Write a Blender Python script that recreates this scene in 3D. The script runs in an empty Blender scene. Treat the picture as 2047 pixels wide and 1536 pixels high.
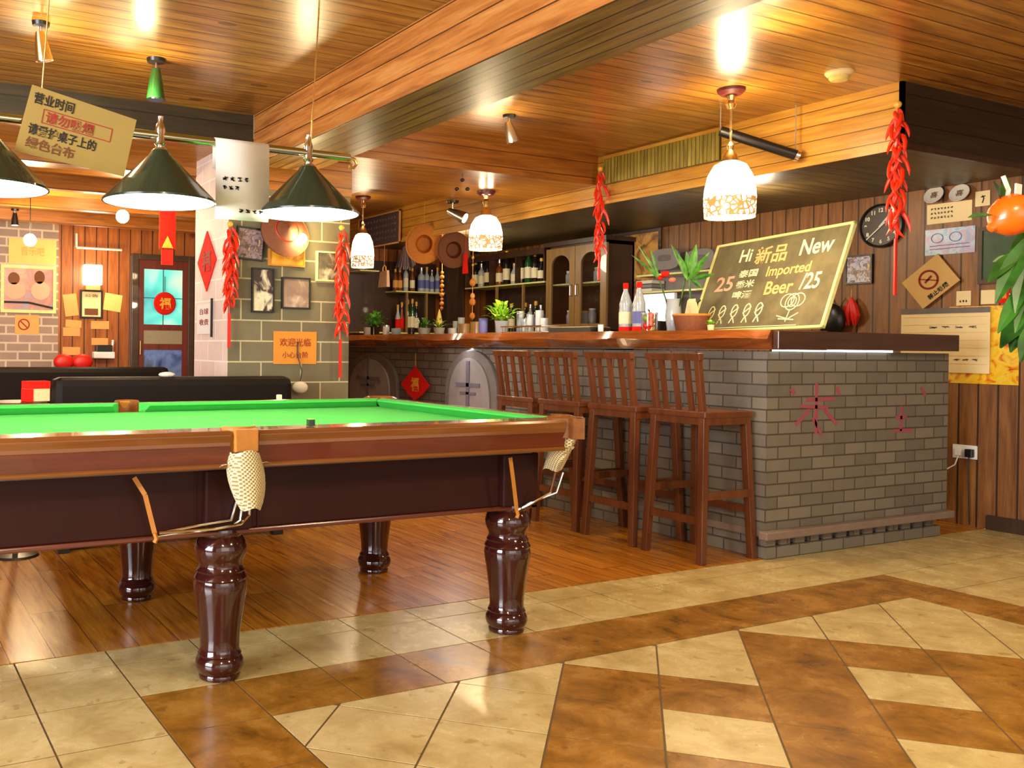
import bpy, bmesh, math, random
from mathutils import Vector, Matrix
random.seed(7)
R = math.radians
SC = bpy.context.scene
COL = SC.collection

# ------------------------------------------------------------------ camera
W, HT = 2047, 1536
FPX, CX, CY = 1833.875, 653.318, 708.266
EYE = Vector((0, 0, 1.10))
PITCH, ROLL, YAW = .00810263, .01090984, 1.10478
def _cam():
    cp, sp, cr, sr = math.cos(PITCH), math.sin(PITCH), math.cos(ROLL), math.sin(ROLL)
    Rp = Matrix(((1,0,0),(0,cp,-sp),(0,sp,cp))); Rr = Matrix(((cr,-sr,0),(sr,cr,0),(0,0,1)))
    Q = Rr @ Rp
    a = YAW; b = YAW-math.pi/2
    dx = Q @ Vector((math.sin(a),0,math.cos(a))); dy = Q @ Vector((math.sin(b),0,math.cos(b))); dz = Q @ Vector((0,-1,0))
    return Matrix((dx, dy, dz))
M3 = _cam()
cam_d = bpy.data.cameras.new('camera'); cam = bpy.data.objects.new('camera', cam_d); COL.objects.link(cam)
cr_, cu_, cb_ = M3.col[0], -M3.col[1], -M3.col[2]
cam.matrix_world = Matrix(((cr_[0],cu_[0],cb_[0],EYE[0]),(cr_[1],cu_[1],cb_[1],EYE[1]),(cr_[2],cu_[2],cb_[2],EYE[2]),(0,0,0,1)))
cam_d.sensor_width = 36; cam_d.lens = FPX/W*36
cam_d.shift_x = (W/2-CX)/W; cam_d.shift_y = (CY-HT/2)/W
cam_d.clip_start = .05
SC.camera = cam

def at(px, py, **k):
    """point of the room seen at photo pixel (px,py) on the plane X=, Y= or Z="""
    d = M3 @ Vector(((px-CX)/FPX, (py-CY)/FPX, 1))
    if 'X' in k: t = (k['X']-EYE.x)/d.x
    elif 'Y' in k: t = (k['Y']-EYE.y)/d.y
    else: t = (k['Z']-EYE.z)/d.z
    return EYE + d*t

# ------------------------------------------------------------------ world, exposure, lights
wd = bpy.data.worlds.new('world'); SC.world = wd; wd.use_nodes = True
wb = wd.node_tree.nodes['Background']; wb.inputs[0].default_value = (1.0, .90, .78, 1); wb.inputs[1].default_value = .7
SC.view_settings.view_transform = 'Standard'; SC.view_settings.look = 'None'
SC.view_settings.gamma = 1; SC.view_settings.use_curve_mapping = False
SC.view_settings.exposure = 0.68
WARM = (1.0, .78, .46)
def point(name, loc, w, col=WARM, r=.04, parent=None):
    l = bpy.data.lights.new(name, 'POINT'); l.energy = w; l.color = col; l.shadow_soft_size = r
    o = bpy.data.objects.new(name, l); COL.objects.link(o); o.location = loc
    if parent: o.parent = parent
    return o
def spot(name, loc, target, w, ang=90, col=WARM, r=.03, blend=.8):
    l = bpy.data.lights.new(name, 'SPOT'); l.energy = w; l.color = col; l.shadow_soft_size = r
    l.spot_size = R(ang); l.spot_blend = blend
    o = bpy.data.objects.new(name, l); COL.objects.link(o); o.location = loc
    o.rotation_euler = (Vector(target)-Vector(loc)).to_track_quat('-Z', 'Y').to_euler(); return o
def area(name, loc, target, w, sx, sy, col=(1,1,1)):
    l = bpy.data.lights.new(name, 'AREA'); l.energy = w; l.color = col; l.shape = 'RECTANGLE'; l.size = sx; l.size_y = sy
    o = bpy.data.objects.new(name, l); COL.objects.link(o); o.location = loc
    o.rotation_euler = (Vector(target)-Vector(loc)).to_track_quat('-Z', 'Y').to_euler(); return o
# daylight from the windows of the room behind the camera
area('window_daylight', (1.2, -2.8, 1.5), (3.2, 3.5, 1.0), 28, 3.6, 1.8, (1.0, .93, .82))
area('window_daylight', (-3.2, 1.6, 1.45), (3.5, 4.2, 1.1), 285, 2.6, 1.7, (.90, .93, 1.0))
spot('floor_fill_spot', (2.9, .1, 2.42), (3.2, 1.6, 0), 120, 125, (1, .84, .52), .08)  # unseen spots without fixtures, added overhead to brighten the tiled floor
spot('floor_fill_spot', (.5, -.4, 2.42), (1.0, 1.5, 0), 105, 125, (1, .84, .52), .08)
spot('floor_fill_spot', (5.3, .9, 2.42), (5.2, 1.9, 0), 40, 125, (1, .84, .52), .08)

# ------------------------------------------------------------------ mesh builder
class MB:
    def __init__(s): s.v = []; s.f = []; s.m = []; s.mi = 0
    def add(s, vs, fs):
        o = len(s.v); s.v += [tuple(v) for v in vs]; s.f += [tuple(i+o for i in f) for f in fs]; s.m += [s.mi]*len(fs); return s
    def box(s, x0, x1, y0, y1, z0, z1):
        return s.hexa([(x0,y0,z0),(x1,y0,z0),(x1,y1,z0),(x0,y1,z0),(x0,y0,z1),(x1,y0,z1),(x1,y1,z1),(x0,y1,z1)])
    def hexa(s, p):
        return s.add(p, [(0,3,2,1),(4,5,6,7),(0,1,5,4),(1,2,6,5),(2,3,7,6),(3,0,4,7)])
    def bar(s, a, b, wx, wy, wx2=None, wy2=None, up=(0,0,1)):
        """rectangular bar from a to b, wx sideways, wy other way"""
        a, b = Vector(a), Vector(b); d = (b-a).normalized(); u = Vector(up)
        if abs(d.dot(u)) > .95: u = Vector((0,1,0))
        x = d.cross(u).normalized(); y = x.cross(d).normalized()
        wx2 = wx if wx2 is None else wx2; wy2 = wy if wy2 is None else wy2
        P = [a-x*wx/2-y*wy/2, a+x*wx/2-y*wy/2, a+x*wx/2+y*wy/2, a-x*wx/2+y*wy/2,
             b-x*wx2/2-y*wy2/2, b+x*wx2/2-y*wy2/2, b+x*wx2/2+y*wy2/2, b-x*wx2/2+y*wy2/2]
        return s.add(P, [(0,3,2,1),(4,5,6,7),(0,1,5,4),(1,2,6,5),(2,3,7,6),(3,0,4,7)])
    def tube(s, pts, r, n=10, r2=None):
        pts = [Vector(p) for p in pts]; k = len(pts)
        rs = r if isinstance(r, (list, tuple)) else [r+((r2 if r2 is not None else r)-r)*i/max(1,k-1) for i in range(k)]
        vs = []; fs = []; px = None
        for i, p in enumerate(pts):
            d = (pts[min(i+1,k-1)]-pts[max(i-1,0)])
            d = d.normalized() if d.length > 1e-9 else Vector((0,0,1))
            if px is None:
                u = Vector((0,0,1)) if abs(d.z) < .9 else Vector((1,0,0)); px = d.cross(u).normalized()
            px = (px-d*px.dot(d)).normalized(); py = d.cross(px)
            for j in range(n):
                a = 2*math.pi*j/n; vs.append(p+(px*math.cos(a)+py*math.sin(a))*rs[i])
        for i in range(k-1):
            for j in range(n): fs.append((i*n+j, i*n+(j+1)%n, (i+1)*n+(j+1)%n, (i+1)*n+j))
        fs.append(tuple(range(n-1,-1,-1))); fs.append(tuple((k-1)*n+j for j in range(n)))
        return s.add(vs, fs)
    def lathe(s, prof, c=(0,0,0), n=28, caps=True, sx=1, sy=1, squash=None):
        vs = []; fs = []; k = len(prof)
        for r, z in prof:
            for j in range(n):
                a = 2*math.pi*j/n; vs.append((c[0]+r*math.cos(a)*sx, c[1]+r*math.sin(a)*sy, c[2]+z))
        for i in range(k-1):
            for j in range(n): fs.append((i*n+j, i*n+(j+1)%n, (i+1)*n+(j+1)%n, (i+1)*n+j))
        if caps: fs.append(tuple(range(n-1,-1,-1))); fs.append(tuple((k-1)*n+j for j in range(n)))
        return s.add(vs, fs)
    def sphere(s, c, r, n=16, m=10, sc=(1,1,1)):
        prof = [(max(1e-4, math.sin(math.pi*i/m))*r, -math.cos(math.pi*i/m)*r) for i in range(m+1)]
        vs = []; fs = []
        for q, z in prof:
            for j in range(n):
                a = 2*math.pi*j/n; vs.append((c[0]+q*math.cos(a)*sc[0], c[1]+q*math.sin(a)*sc[1], c[2]+z*sc[2]))
        for i in range(m):
            for j in range(n): fs.append((i*n+j, i*n+(j+1)%n, (i+1)*n+(j+1)%n, (i+1)*n+j))
        return s.add(vs, fs)
    def prism(s, poly, y0, y1, ax='Y'):
        """poly in (a,b); extruded along ax. ax Y: (x,z); ax X: (y,z); ax Z: (x,y)"""
        def P(a, b, t):
            return {'Y': (a, t, b), 'X': (t, a, b), 'Z': (a, b, t)}[ax]
        n = len(poly); vs = [P(a,b,y0) for a,b in poly]+[P(a,b,y1) for a,b in poly]
        fs = [tuple(range(n)), tuple(range(2*n-1, n-1, -1))]+[(i, i+n, (i+1)%n+n, (i+1)%n) for i in range(n)]
        return s.add(vs, fs)
    def leaf(s, base, d, L, w, droop=.3, n=5, up=(0,0,1)):
        base = Vector(base); d = Vector(d).normalized(); side = d.cross(Vector(up))
        if side.length < .05: side = Vector((1,0,0))
        side.normalize(); vs = []; fs = []
        for i in range(n+1):
            t = i/n; c = base+d*L*t+Vector((0,0,-droop*L*t*t)); ww = w*math.sin(math.pi*min(.97,(t*.92+.06)))
            nrm = side.cross(d).normalized()
            vs += [c-side*ww/2+nrm*ww*.15, c, c+side*ww/2+nrm*ww*.15]
        for i in range(n):
            a = i*3; fs += [(a,a+1,a+4,a+3),(a+1,a+2,a+5,a+4)]
        return s.add(vs, fs)
    def build(s, name, mats, parent=None, smooth=False, bevel=0, loc=None):
        me = bpy.data.meshes.new(name); me.from_pydata(s.v, [], s.f); me.update()
        bm = bmesh.new(); bm.from_mesh(me); bmesh.ops.recalc_face_normals(bm, faces=bm.faces); bm.to_mesh(me); bm.free()
        if not isinstance(mats, (list, tuple)): mats = [mats]
        for m in mats: me.materials.append(m)
        if len(mats) > 1: me.polygons.foreach_set('material_index', s.m)
        if smooth:
            me.polygons.foreach_set('use_smooth', [True]*len(me.polygons))
            me.set_sharp_from_angle(angle=R(38))
        o = bpy.data.objects.new(name, me); COL.objects.link(o)
        if parent: o.parent = parent
        if loc is not None: o.location = loc
        if bevel:
            b = o.modifiers.new('bevel', 'BEVEL'); b.width = bevel; b.segments = 2; b.limit_method = 'ANGLE'; b.angle_limit = R(40)
            b.harden_normals = False
        return o

def tag(o, label, cat, group=None, kind=None):
    if label: o['label'] = label
    if cat: o['category'] = cat
    if group: o['group'] = group
    if kind: o['kind'] = kind
    return o
def thing(name, label, cat, loc=(0,0,0), rz=0, group=None, rot=None):
    o = bpy.data.objects.new(name, None); COL.objects.link(o); o.empty_display_size = .1
    o.location = loc; o.rotation_euler = rot if rot else (0,0,rz)
    return tag(o, label, cat, group)
def struct(o): o['kind'] = 'structure'; return o
def children(o): return [c for c in bpy.data.objects if c.parent == o]
def copy_tree(o, parent=None):
    c = o.copy(); COL.objects.link(c); c.parent = parent
    for ch in children(o): copy_tree(ch, c)
    return c

# ------------------------------------------------------------------ materials
def srgb(r, g, b):
    f = lambda c: (c/255/12.92) if c <= 10 else ((c/255+.055)/1.055)**2.4
    return (f(r), f(g), f(b), 1)
class NT:
    def __init__(s, name):
        s.mat = bpy.data.materials.new(name); s.mat.use_nodes = True; s.t = s.mat.node_tree; s.t.nodes.clear()
        s.out = s.n('ShaderNodeOutputMaterial'); s.b = s.n('ShaderNodeBsdfPrincipled'); s.l(s.b.outputs[0], s.out.inputs[0])
    def n(s, ty, **k):
        o = s.t.nodes.new(ty)
        for a, v in k.items(): setattr(o, a, v)
        return o
    def l(s, a, b): s.t.links.new(a, b)
    def set(s, node, i, v):
        if hasattr(v, 'is_linked') or hasattr(v, 'links'): s.l(v, node.inputs[i])
        else: node.inputs[i].default_value = v
    def math(s, op, a, b=0.0, c=None):
        m = s.n('ShaderNodeMath', operation=op); s.set(m, 0, a); s.set(m, 1, b)
        if c is not None: s.set(m, 2, c)
        return m.outputs[0]
    def mix(s, f, a, b, mode='MIX'):
        m = s.n('ShaderNodeMix', data_type='RGBA', blend_type=mode); s.set(m, 0, f); s.set(m, 6, a); s.set(m, 7, b); return m.outputs[2]
    def noise(s, vec, scale, detail=4, rough=.55, dist=0):
        m = s.n('ShaderNodeTexNoise'); s.set(m, 'Vector', vec); m.inputs['Scale'].default_value = scale
        m.inputs['Detail'].default_value = detail; m.inputs['Roughness'].default_value = rough; m.inputs['Distortion'].default_value = dist
        return m.outputs[0]
    def ramp(s, f, stops):
        m = s.n('ShaderNodeValToRGB'); s.set(m, 0, f); e = m.color_ramp.elements
        while len(e) < len(stops): e.new(.5)
        for q, (p, c) in zip(e, stops): q.position = p; q.color = c
        return m.outputs[0]
    def obj(s): return s.n('ShaderNodeTexCoord').outputs['Object']
    def sep(s, v): m = s.n('ShaderNodeSeparateXYZ'); s.l(v, m.inputs[0]); return m.outputs
    def comb(s, x, y, z):
        m = s.n('ShaderNodeCombineXYZ'); s.set(m, 0, x); s.set(m, 1, y); s.set(m, 2, z); return m.outputs[0]
    def bump(s, h, st=.3, d=.01):
        m = s.n('ShaderNodeBump'); m.inputs['Strength'].default_value = st; m.inputs['Distance'].default_value = d
        s.l(h, m.inputs['Height']); s.l(m.outputs[0], s.b.inputs['Normal'])
    def done(s, col=None, rough=None, **k):
        if col is not None: s.set(s.b, 'Base Color', col)
        if rough is not None: s.set(s.b, 'Roughness', rough)
        for a, v in k.items(): s.set(s.b, {'metal':'Metallic','spec':'Specular IOR Level','coat':'Coat Weight','trans':'Transmission Weight','ior':'IOR','alpha':'Alpha','coatr':'Coat Roughness'}[a], v)
        return s.mat
def plain(name, col, rough=.5, var=.12, scale=30, **k):
    t = NT(name); v = t.obj(); f = t.noise(v, scale, 3)
    dark = tuple(c*(1-var) for c in col[:3])+(1,); lite = tuple(min(1, c*(1+var)) for c in col[:3])+(1,)
    return t.done(t.mix(f, dark, lite), rough, **k)
def emit(name, col, st, base=(.8,.8,.8,1)):
    t = NT(name); t.b.inputs['Base Color'].default_value = base
    t.b.inputs['Emission Color'].default_value = col; t.b.inputs['Emission Strength'].default_value = st; return t.mat
def planks(name, across, along, width, c1, c2, c3, rough=.3, groove=.035, phase=0, coat=0, length=0, gdark=.25, knots=True):
    """boards: across/along are axis letters; per-board colour, grain stretched along, dark grooves, knots"""
    c1, c2, c3 = [(c[0]*.80, c[1]*.98, c[2]*.85, 1) for c in (c1, c2, c3)]
    t = NT(name); co = t.sep(t.obj()); ax = {'X':0,'Y':1,'Z':2}
    u = co[ax[across]]; w = co[ax[along]]
    q = t.math('DIVIDE', t.math('ADD', u, phase+50*width), width); idx = t.math('FLOOR', q); fr = t.math('FRACT', q)
    wn = t.n('ShaderNodeTexWhiteNoise', noise_dimensions='1D'); t.l(idx, wn.inputs['W']); rnd = wn.outputs[0]
    if length:
        lq = t.math('ADD', t.math('DIVIDE', w, length), t.math('MULTIPLY', rnd, 7.3)); li = t.math('FLOOR', lq); lf = t.math('FRACT', lq)
        wn2 = t.n('ShaderNodeTexWhiteNoise', noise_dimensions='2D'); t.l(t.comb(idx, li, 0), wn2.inputs['Vector']); rnd = wn2.outputs[0]
    v = t.comb(t.math('ADD', t.math('MULTIPLY', u, 14/ .1*.1), t.math('MULTIPLY', rnd, 17)), t.math('MULTIPLY', w, 1.1), t.math('MULTIPLY', rnd, 9))
    g = t.noise(v, 2.2, 6, .62, .6); g2 = t.noise(t.comb(t.math('MULTIPLY', u, 90), t.math('MULTIPLY', w, 3), rnd), 1.0, 3, .6)
    col = t.ramp(g, [(.28, c1), (.5, c2), (.72, c3)])
    col = t.mix(t.math('MULTIPLY', rnd, .55), col, t.mix(1.0, col, (.70,.64,.56,1), 'MULTIPLY'))
    col = t.mix(t.math('MULTIPLY', t.math('LESS_THAN', g2, .42), .22), col, c1)
    if knots:
        vo = t.n('ShaderNodeTexVoronoi', feature='F1'); t.l(t.comb(t.math('MULTIPLY', u, 3.2), t.math('MULTIPLY', w, 1.5), 0), vo.inputs['Vector']); vo.inputs['Scale'].default_value = 1.0
        kn = t.math('LESS_THAN', vo.outputs[0], .075); col = t.mix(t.math('MULTIPLY', kn, .7), col, tuple(c*.3 for c in c1[:3])+(1,))
    gr = t.math('LESS_THAN', t.math('MINIMUM', fr, t.math('SUBTRACT', 1, fr)), groove)
    if length: gr = t.math('MAXIMUM', gr, t.math('LESS_THAN', lf, .004/length))
    col = t.mix(gr, col, tuple(c*gdark for c in c1[:3])+(1,))
    t.bump(t.math('SUBTRACT', t.math('MULTIPLY', g, .15), gr), .5, .004)
    return t.done(col, t.math('ADD', rough-.06, t.math('MULTIPLY', g, .14)), coat=coat, coatr=.24)
def bricks(name, bw, bh, c1, c2, mortar, msize=.006, rough=.75, wall='XZ', bump=.5, off=.5):
    t = NT(name); co = t.sep(t.obj())
    u = t.math('ADD', co[0], co[1]) if wall == 'ANY' else (co[0] if wall == 'XZ' else co[1])
    b = t.n('ShaderNodeTexBrick'); t.l(t.comb(u, co[2], 0), b.inputs['Vector']); b.offset = off
    b.inputs['Color1'].default_value = c1; b.inputs['Color2'].default_value = c2; b.inputs['Mortar'].default_value = mortar
    b.inputs['Scale'].default_value = 1; b.inputs['Mortar Size'].default_value = msize; b.inputs['Mortar Smooth'].default_value = .2
    b.inputs['Bias'].default_value = 0; b.inputs['Brick Width'].default_value = bw; b.inputs['Row Height'].default_value = bh
    nz = t.noise(t.obj(), 9, 6, .65); nf = t.noise(t.obj(), 60, 3)
    col = t.mix(t.math('MULTIPLY', nz, .55), b.outputs[0], t.mix(1, b.outputs[0], (.45,.42,.42,1), 'MULTIPLY'))
    t.bump(t.math('ADD', t.math('MULTIPLY', b.outputs[1], -1), t.math('MULTIPLY', nf, .3)), bump, .004)
    return t.done(col, rough)
def grainwood(name, col, rough=.35, coat=.3, axis=0, var=.45):
    col = (col[0]*.85, col[1]*1.08, col[2]*.95, 1)
    t = NT(name); co = t.sep(t.obj()); s = [26, 26, 26]; s[axis] = 1.6
    v = t.comb(*[t.math('MULTIPLY', co[i], s[i]) for i in range(3)])
    g = t.noise(v, 1, 6, .6, .5); d = tuple(c*(1-var) for c in col[:3])+(1,); l = tuple(min(1,c*(1+var)) for c in col[:3])+(1,)
    return t.done(t.ramp(g, [(.3,d),(.7,l)]), rough, coat=coat)
def metal(name, col, rough=.2): return plain(name, col, rough, .04, 20, metal=1.0)
def glass(name, col=(1,1,1,1), rough=.03):
    t = NT(name); return t.done(col, rough, trans=1.0, ior=1.45)

MT = {}
OR1, OR2, OR3 = srgb(120,52,14), srgb(190,98,32), srgb(222,135,56)
MT['ceil'] = planks('ceiling_boards', 'Y', 'X', .098, srgb(124,66,22), srgb(190,116,44), srgb(222,152,72), .30, .035, coat=.35)
MT['beamside'] = planks('beam_side_boards', 'Z', 'Y', .0985, srgb(150,76,34), srgb(198,112,56), srgb(218,142,84), .34, .03, phase=.01)
MT['beamsoff'] = planks('beam_soffit_boards', 'X', 'Y', .079, srgb(110,72,32), srgb(156,110,54), srgb(186,140,80), .30, .06, phase=.014)
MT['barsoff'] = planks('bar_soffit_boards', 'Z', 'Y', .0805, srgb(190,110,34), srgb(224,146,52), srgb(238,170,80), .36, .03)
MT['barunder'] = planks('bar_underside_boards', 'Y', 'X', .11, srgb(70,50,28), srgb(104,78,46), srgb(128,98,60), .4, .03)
MT['cross'] = planks('cross_beam_boards', 'Z', 'X', .105, srgb(128,62,20), srgb(170,92,32), srgb(196,116,46), .34, .02)
MT['crossu'] = planks('cross_underside_boards', 'Y', 'X', .105, srgb(168,96,30), srgb(205,125,42), srgb(226,150,70), .32, .025)
MT['dark'] = planks('dark_boards', 'Z', 'X', .15, srgb(42,28,18), srgb(58,40,24), srgb(72,50,32), .45, .02, knots=False)
MT['wallY'] = planks('wall_boards', 'Y', 'Z', .115, srgb(104,56,26), srgb(150,86,42), srgb(174,108,58), .45, .05, gdark=.3)
MT['wallX'] = planks('far_wall_boards', 'X', 'Z', .115, srgb(130,58,20), srgb(176,88,34), srgb(200,112,48), .45, .05, gdark=.3)
MT['woodfloor'] = planks('wood_floor_boards', 'X', 'Y', .15, srgb(150,76,16), srgb(208,118,28), srgb(228,144,44), .24, .012, coat=.15, length=1.5, gdark=.4, knots=False)
MT['counterbrick'] = bricks('grey_brick', .185, .066, srgb(130,120,104), srgb(108,99,86), srgb(74,66,56), .0045, .8, 'ANY', .6)
MT['block'] = bricks('grey_block', .268, .1255, srgb(122,112,82), srgb(106,98,72), srgb(196,180,136), .005, .6, 'XZ', .3)
MT['blockw'] = bricks('white_block', .268, .1255, srgb(226,200,184), srgb(214,188,172), srgb(242,224,206), .005, .6, 'YZ', .3)
MT['farbrick'] = bricks('far_brick', .22, .085, srgb(170,144,126), srgb(150,128,112), srgb(214,194,168), .01, .6, 'XZ', .3)
def tilemat(name, stops, st=.25):
    t = NT(name); v = t.obj(); g = t.noise(v, 5.5, 7, .68, .4); g2 = t.noise(v, 26, 5, .7)
    col = t.ramp(g, stops); col = t.mix(t.math('MULTIPLY', g2, .35), col, t.mix(1, col, (.66,.55,.42,1), 'MULTIPLY'))
    sp = t.noise(v, 14, 3, .5); col = t.mix(t.math('MULTIPLY', t.math('GREATER_THAN', sp, .66), .4), col, t.mix(1, col, (.45,.32,.2,1), 'MULTIPLY'))
    t.bump(g2, .05, .002); return t.done(col, t.math('ADD', .16, t.math('MULTIPLY', g, .2)))
MT['tilel'] = tilemat('ivory_tile', [(.3,srgb(172,146,90)),(.5,srgb(200,176,118)),(.7,srgb(216,196,142))])
MT['tiled'] = tilemat('ochre_tile', [(.3,srgb(102,68,20)),(.5,srgb(150,102,34)),(.7,srgb(178,130,58))])
MT['grout'] = plain('grout', srgb(98,74,42), .8)
MT['mahog'] = grainwood('mahogany', srgb(96,34,18), .22, .6, 0, .3)
MT['mahogcap'] = grainwood('mahogany_cap', srgb(126,66,30), .2, .6, 0, .25)
MT['mahogd'] = plain('mahogany_dark', srgb(44,13,8), .5, .2, 6, spec=.2)
MT['legwood'] = plain('turned_leg_lacquer', srgb(50,15,14), .12, .15, 8, coat=.8)
MT['cloth'] = plain('green_cloth', srgb(52,168,60), .95, .05, 200)
MT['leather'] = plain('tan_leather', srgb(176,112,34), .5, .2, 60)
MT['net'] = NT('net_cord')
_t = MT['net']; _co = _t.sep(_t.obj())
_a = _t.math('SINE', _t.math('MULTIPLY', _t.math('ADD', _co[0], _co[1]), 520)); _b = _t.math('SINE', _t.math('MULTIPLY', _co[2], 520))
_h = _t.math('MULTIPLY', _a, _b); _t.bump(_h, .8, .003)
MT['net'] = _t.done(_t.mix(_t.math('GREATER_THAN', _h, -.1), srgb(150,128,84), srgb(226,208,160)), .9)
MT['chrome'] = metal('chrome', (.78,.77,.75,1), .12)
MT['brass'] = metal('brass', (.83,.58,.22,1), .25)
MT['black'] = plain('black_plastic', srgb(24,20,18), .35)
MT['blackleather'] = plain('black_leather', srgb(20,14,10), .55, .25, 12, spec=.15)
MT['stool'] = grainwood('stool_wood', srgb(104,48,24), .35, .3, 2, .35)
MT['slab'] = grainwood('slab_wood', srgb(130,62,28), .16, .8, 1, .5)
MT['slabd'] = grainwood('slab_dark_wood', srgb(74,42,36), .3, .3, 0, .3)
MT['shadeout'] = plain('dark_green_enamel', srgb(38,52,38), .18, .1, 6, coat=.5)
MT['white'] = plain('white_enamel', (.85,.85,.82,1), .5, .03)
MT['paper'] = plain('white_paper', srgb(212,204,190), .9, .04, 12, spec=.15)
MT['kraft'] = plain('kraft_card', srgb(156,130,64), .8, .08, 12)
MT['cream'] = plain('cream_card', srgb(232,206,150), .8, .06, 12)
MT['tan'] = plain('tan_card', srgb(222,160,88), .8, .06, 12)
MT['yellowc'] = plain('yellow_card', srgb(222,196,110), .8, .08, 14)
MT['orangec'] = plain('orange_card', srgb(205,132,40), .8, .1, 14)
MT['ink'] = plain('black_ink', srgb(36,28,22), .8)
MT['inkred'] = plain('red_ink', srgb(150,44,30), .8)
MT['inkbrown'] = plain('brown_ink', srgb(110,62,28), .8)
MT['red'] = plain('red_cloth', srgb(206,28,14), .45, .2, 40)
MT['redbright'] = plain('red_paper', srgb(212,34,22), .85, .1, 30, spec=.1)
MT['gold'] = plain('gold_print', srgb(226,170,60), .4, .1, 40)
MT['chili'] = plain('chili_red', srgb(222,44,14), .3, .2, 30)
MT['chalkb'] = NT('chalkboard'); _t = MT['chalkb']; _n = _t.noise(_t.obj(), 5, 5, .6)
MT['chalkb'] = _t.done(_t.ramp(_n, [(.3,srgb(82,75,50)),(.7,srgb(122,112,76))]), .6)
MT['chalkw'] = plain('white_chalk', srgb(226,224,176), .9, .1, 80)
MT['chalko'] = plain('orange_chalk', srgb(240,180,110), .9, .1, 80)
MT['chalkp'] = plain('pink_chalk', srgb(228,170,140), .9, .1, 80)
MT['frame'] = grainwood('frame_wood', srgb(70,40,22), .4, .2, 0, .3)
MT['framel'] = grainwood('pale_frame_wood', srgb(232,206,140), .5, .1, 0, .12)
MT['leaf'] = NT('leaf_green'); _t = MT['leaf']; _n = _t.noise(_t.obj(), 18, 3)
MT['leaf'] = _t.done(_t.ramp(_n, [(.35,srgb(34,92,22)),(.65,srgb(92,158,44))]), .4)
MT['leafb'] = NT('leaf_bright'); _t = MT['leafb']; _n = _t.noise(_t.obj(), 18, 3)
MT['leafb'] = _t.done(_t.ramp(_n, [(.35,srgb(96,160,20)),(.65,srgb(170,216,60))]), .4)
MT['leafd'] = NT('leaf_dark'); _t = MT['leafd']; _n = _t.noise(_t.obj(), 14, 3)
MT['leafd'] = _t.done(_t.ramp(_n, [(.35,srgb(16,46,14)),(.65,srgb(52,104,28))]), .3)
MT['orange'] = plain('orange_skin', srgb(240,96,10), .28, .12, 12, coat=.3)
MT['glass'] = glass('clear_glass'); MT['gglass'] = glass('green_glass', srgb(70,150,70)); MT['bglass'] = plain('dark_bottle_glass', srgb(30,26,20), .12, .2, 10, coat=.6)
MT['amber'] = plain('amber_bottle_glass', srgb(120,60,16), .12, .2, 10, coat=.6); MT['greenb'] = plain('green_bottle_glass', srgb(28,74,34), .12, .2, 10, coat=.6)
MT['clearb'] = plain('pale_bottle_glass', srgb(170,176,180), .1, .1, 10, coat=.6)
MT['label'] = plain('bottle_label', srgb(226,216,180), .6, .08, 60); MT['labelb'] = plain('blue_label', srgb(90,96,160), .6, .1, 60)
MT['straw'] = plain('woven_straw', srgb(196,120,40), .7, .3, 60); MT['strawd'] = plain('dark_straw', srgb(120,66,34), .7, .3, 60)
MT['cab'] = grainwood('cabinet_wood', srgb(148,102,62), .35, .3, 2, .25); MT['cabd'] = grainwood('bar_dark_wood', srgb(66,36,24), .4, .2, 2, .3)
MT['steel'] = metal('steel', (.62,.62,.62,1), .28); MT['stone'] = plain('grey_stone', srgb(106,97,91), .8, .3, 14)
MT['stonel'] = plain('pale_stone', srgb(132,123,118), .8, .2, 14)
MT['bamboo'] = planks('bamboo_slats', 'Y', 'Z', .03, srgb(120,92,30), srgb(168,134,52), srgb(200,170,84), .5, .08, gdark=.35, knots=False)
MT['shade'] = NT('mosaic_glass_shade'); _t = MT['shade']
_v = _t.n('ShaderNodeTexVoronoi', feature='DISTANCE_TO_EDGE'); _t.l(_t.obj(), _v.inputs['Vector']); _v.inputs['Scale'].default_value = 34
_e = _t.math('LESS_THAN', _v.outputs[0], .13); _zz = _t.sep(_t.obj())[2]
_low = _t.math('LESS_THAN', _zz, .10); _m = _t.math('MULTIPLY', _e, _low)
_c = _t.mix(_m, (1.0,.86,.62,1), (.5,.25,.06,1)); _t.l(_c, _t.b.inputs['Emission Color'])
_t.set(_t.b, 'Emission Strength', _t.math('ADD', .5, _t.math('MULTIPLY', _t.math('SUBTRACT', 1, _m), _t.math('SUBTRACT', 3.0, _t.math('MULTIPLY', _low, 1.7)))))
MT['shade'] = _t.done(_c, .3)
MT['bulb'] = emit('lamp_bulb', (1,.82,.55,1), 30); MT['led'] = emit('led_strip', (.85,.95,1,1), 3)
MT['teal'] = NT('teal_glow_pane'); _t = MT['teal']; _n = _t.noise(_t.obj(), 2.4, 2, .4, .8)
_c = _t.ramp(_n, [(.3,srgb(30,150,160)),(.5,srgb(90,205,190)),(.7,srgb(190,230,190))]); _t.l(_c, _t.b.inputs['Emission Color']); _t.b.inputs['Emission Strength'].default_value = .55
MT['teal'] = _t.done(_c, .2)

def picture(name, cols, scale=6, rough=.35, seed=0, dist=1.0):
    t = NT(name); v = t.n('ShaderNodeMapping'); t.l(t.obj(), v.inputs[0]); v.inputs['Location'].default_value = (seed*3.1, seed*1.7, seed*2.3)
    n = t.noise(v.outputs[0], scale, 3, .55, dist)
    k = len(cols); st = [(.3+.4*i/(k-1), c) for i, c in enumerate(cols)]
    return t.done(t.ramp(n, st), rough)

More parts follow.
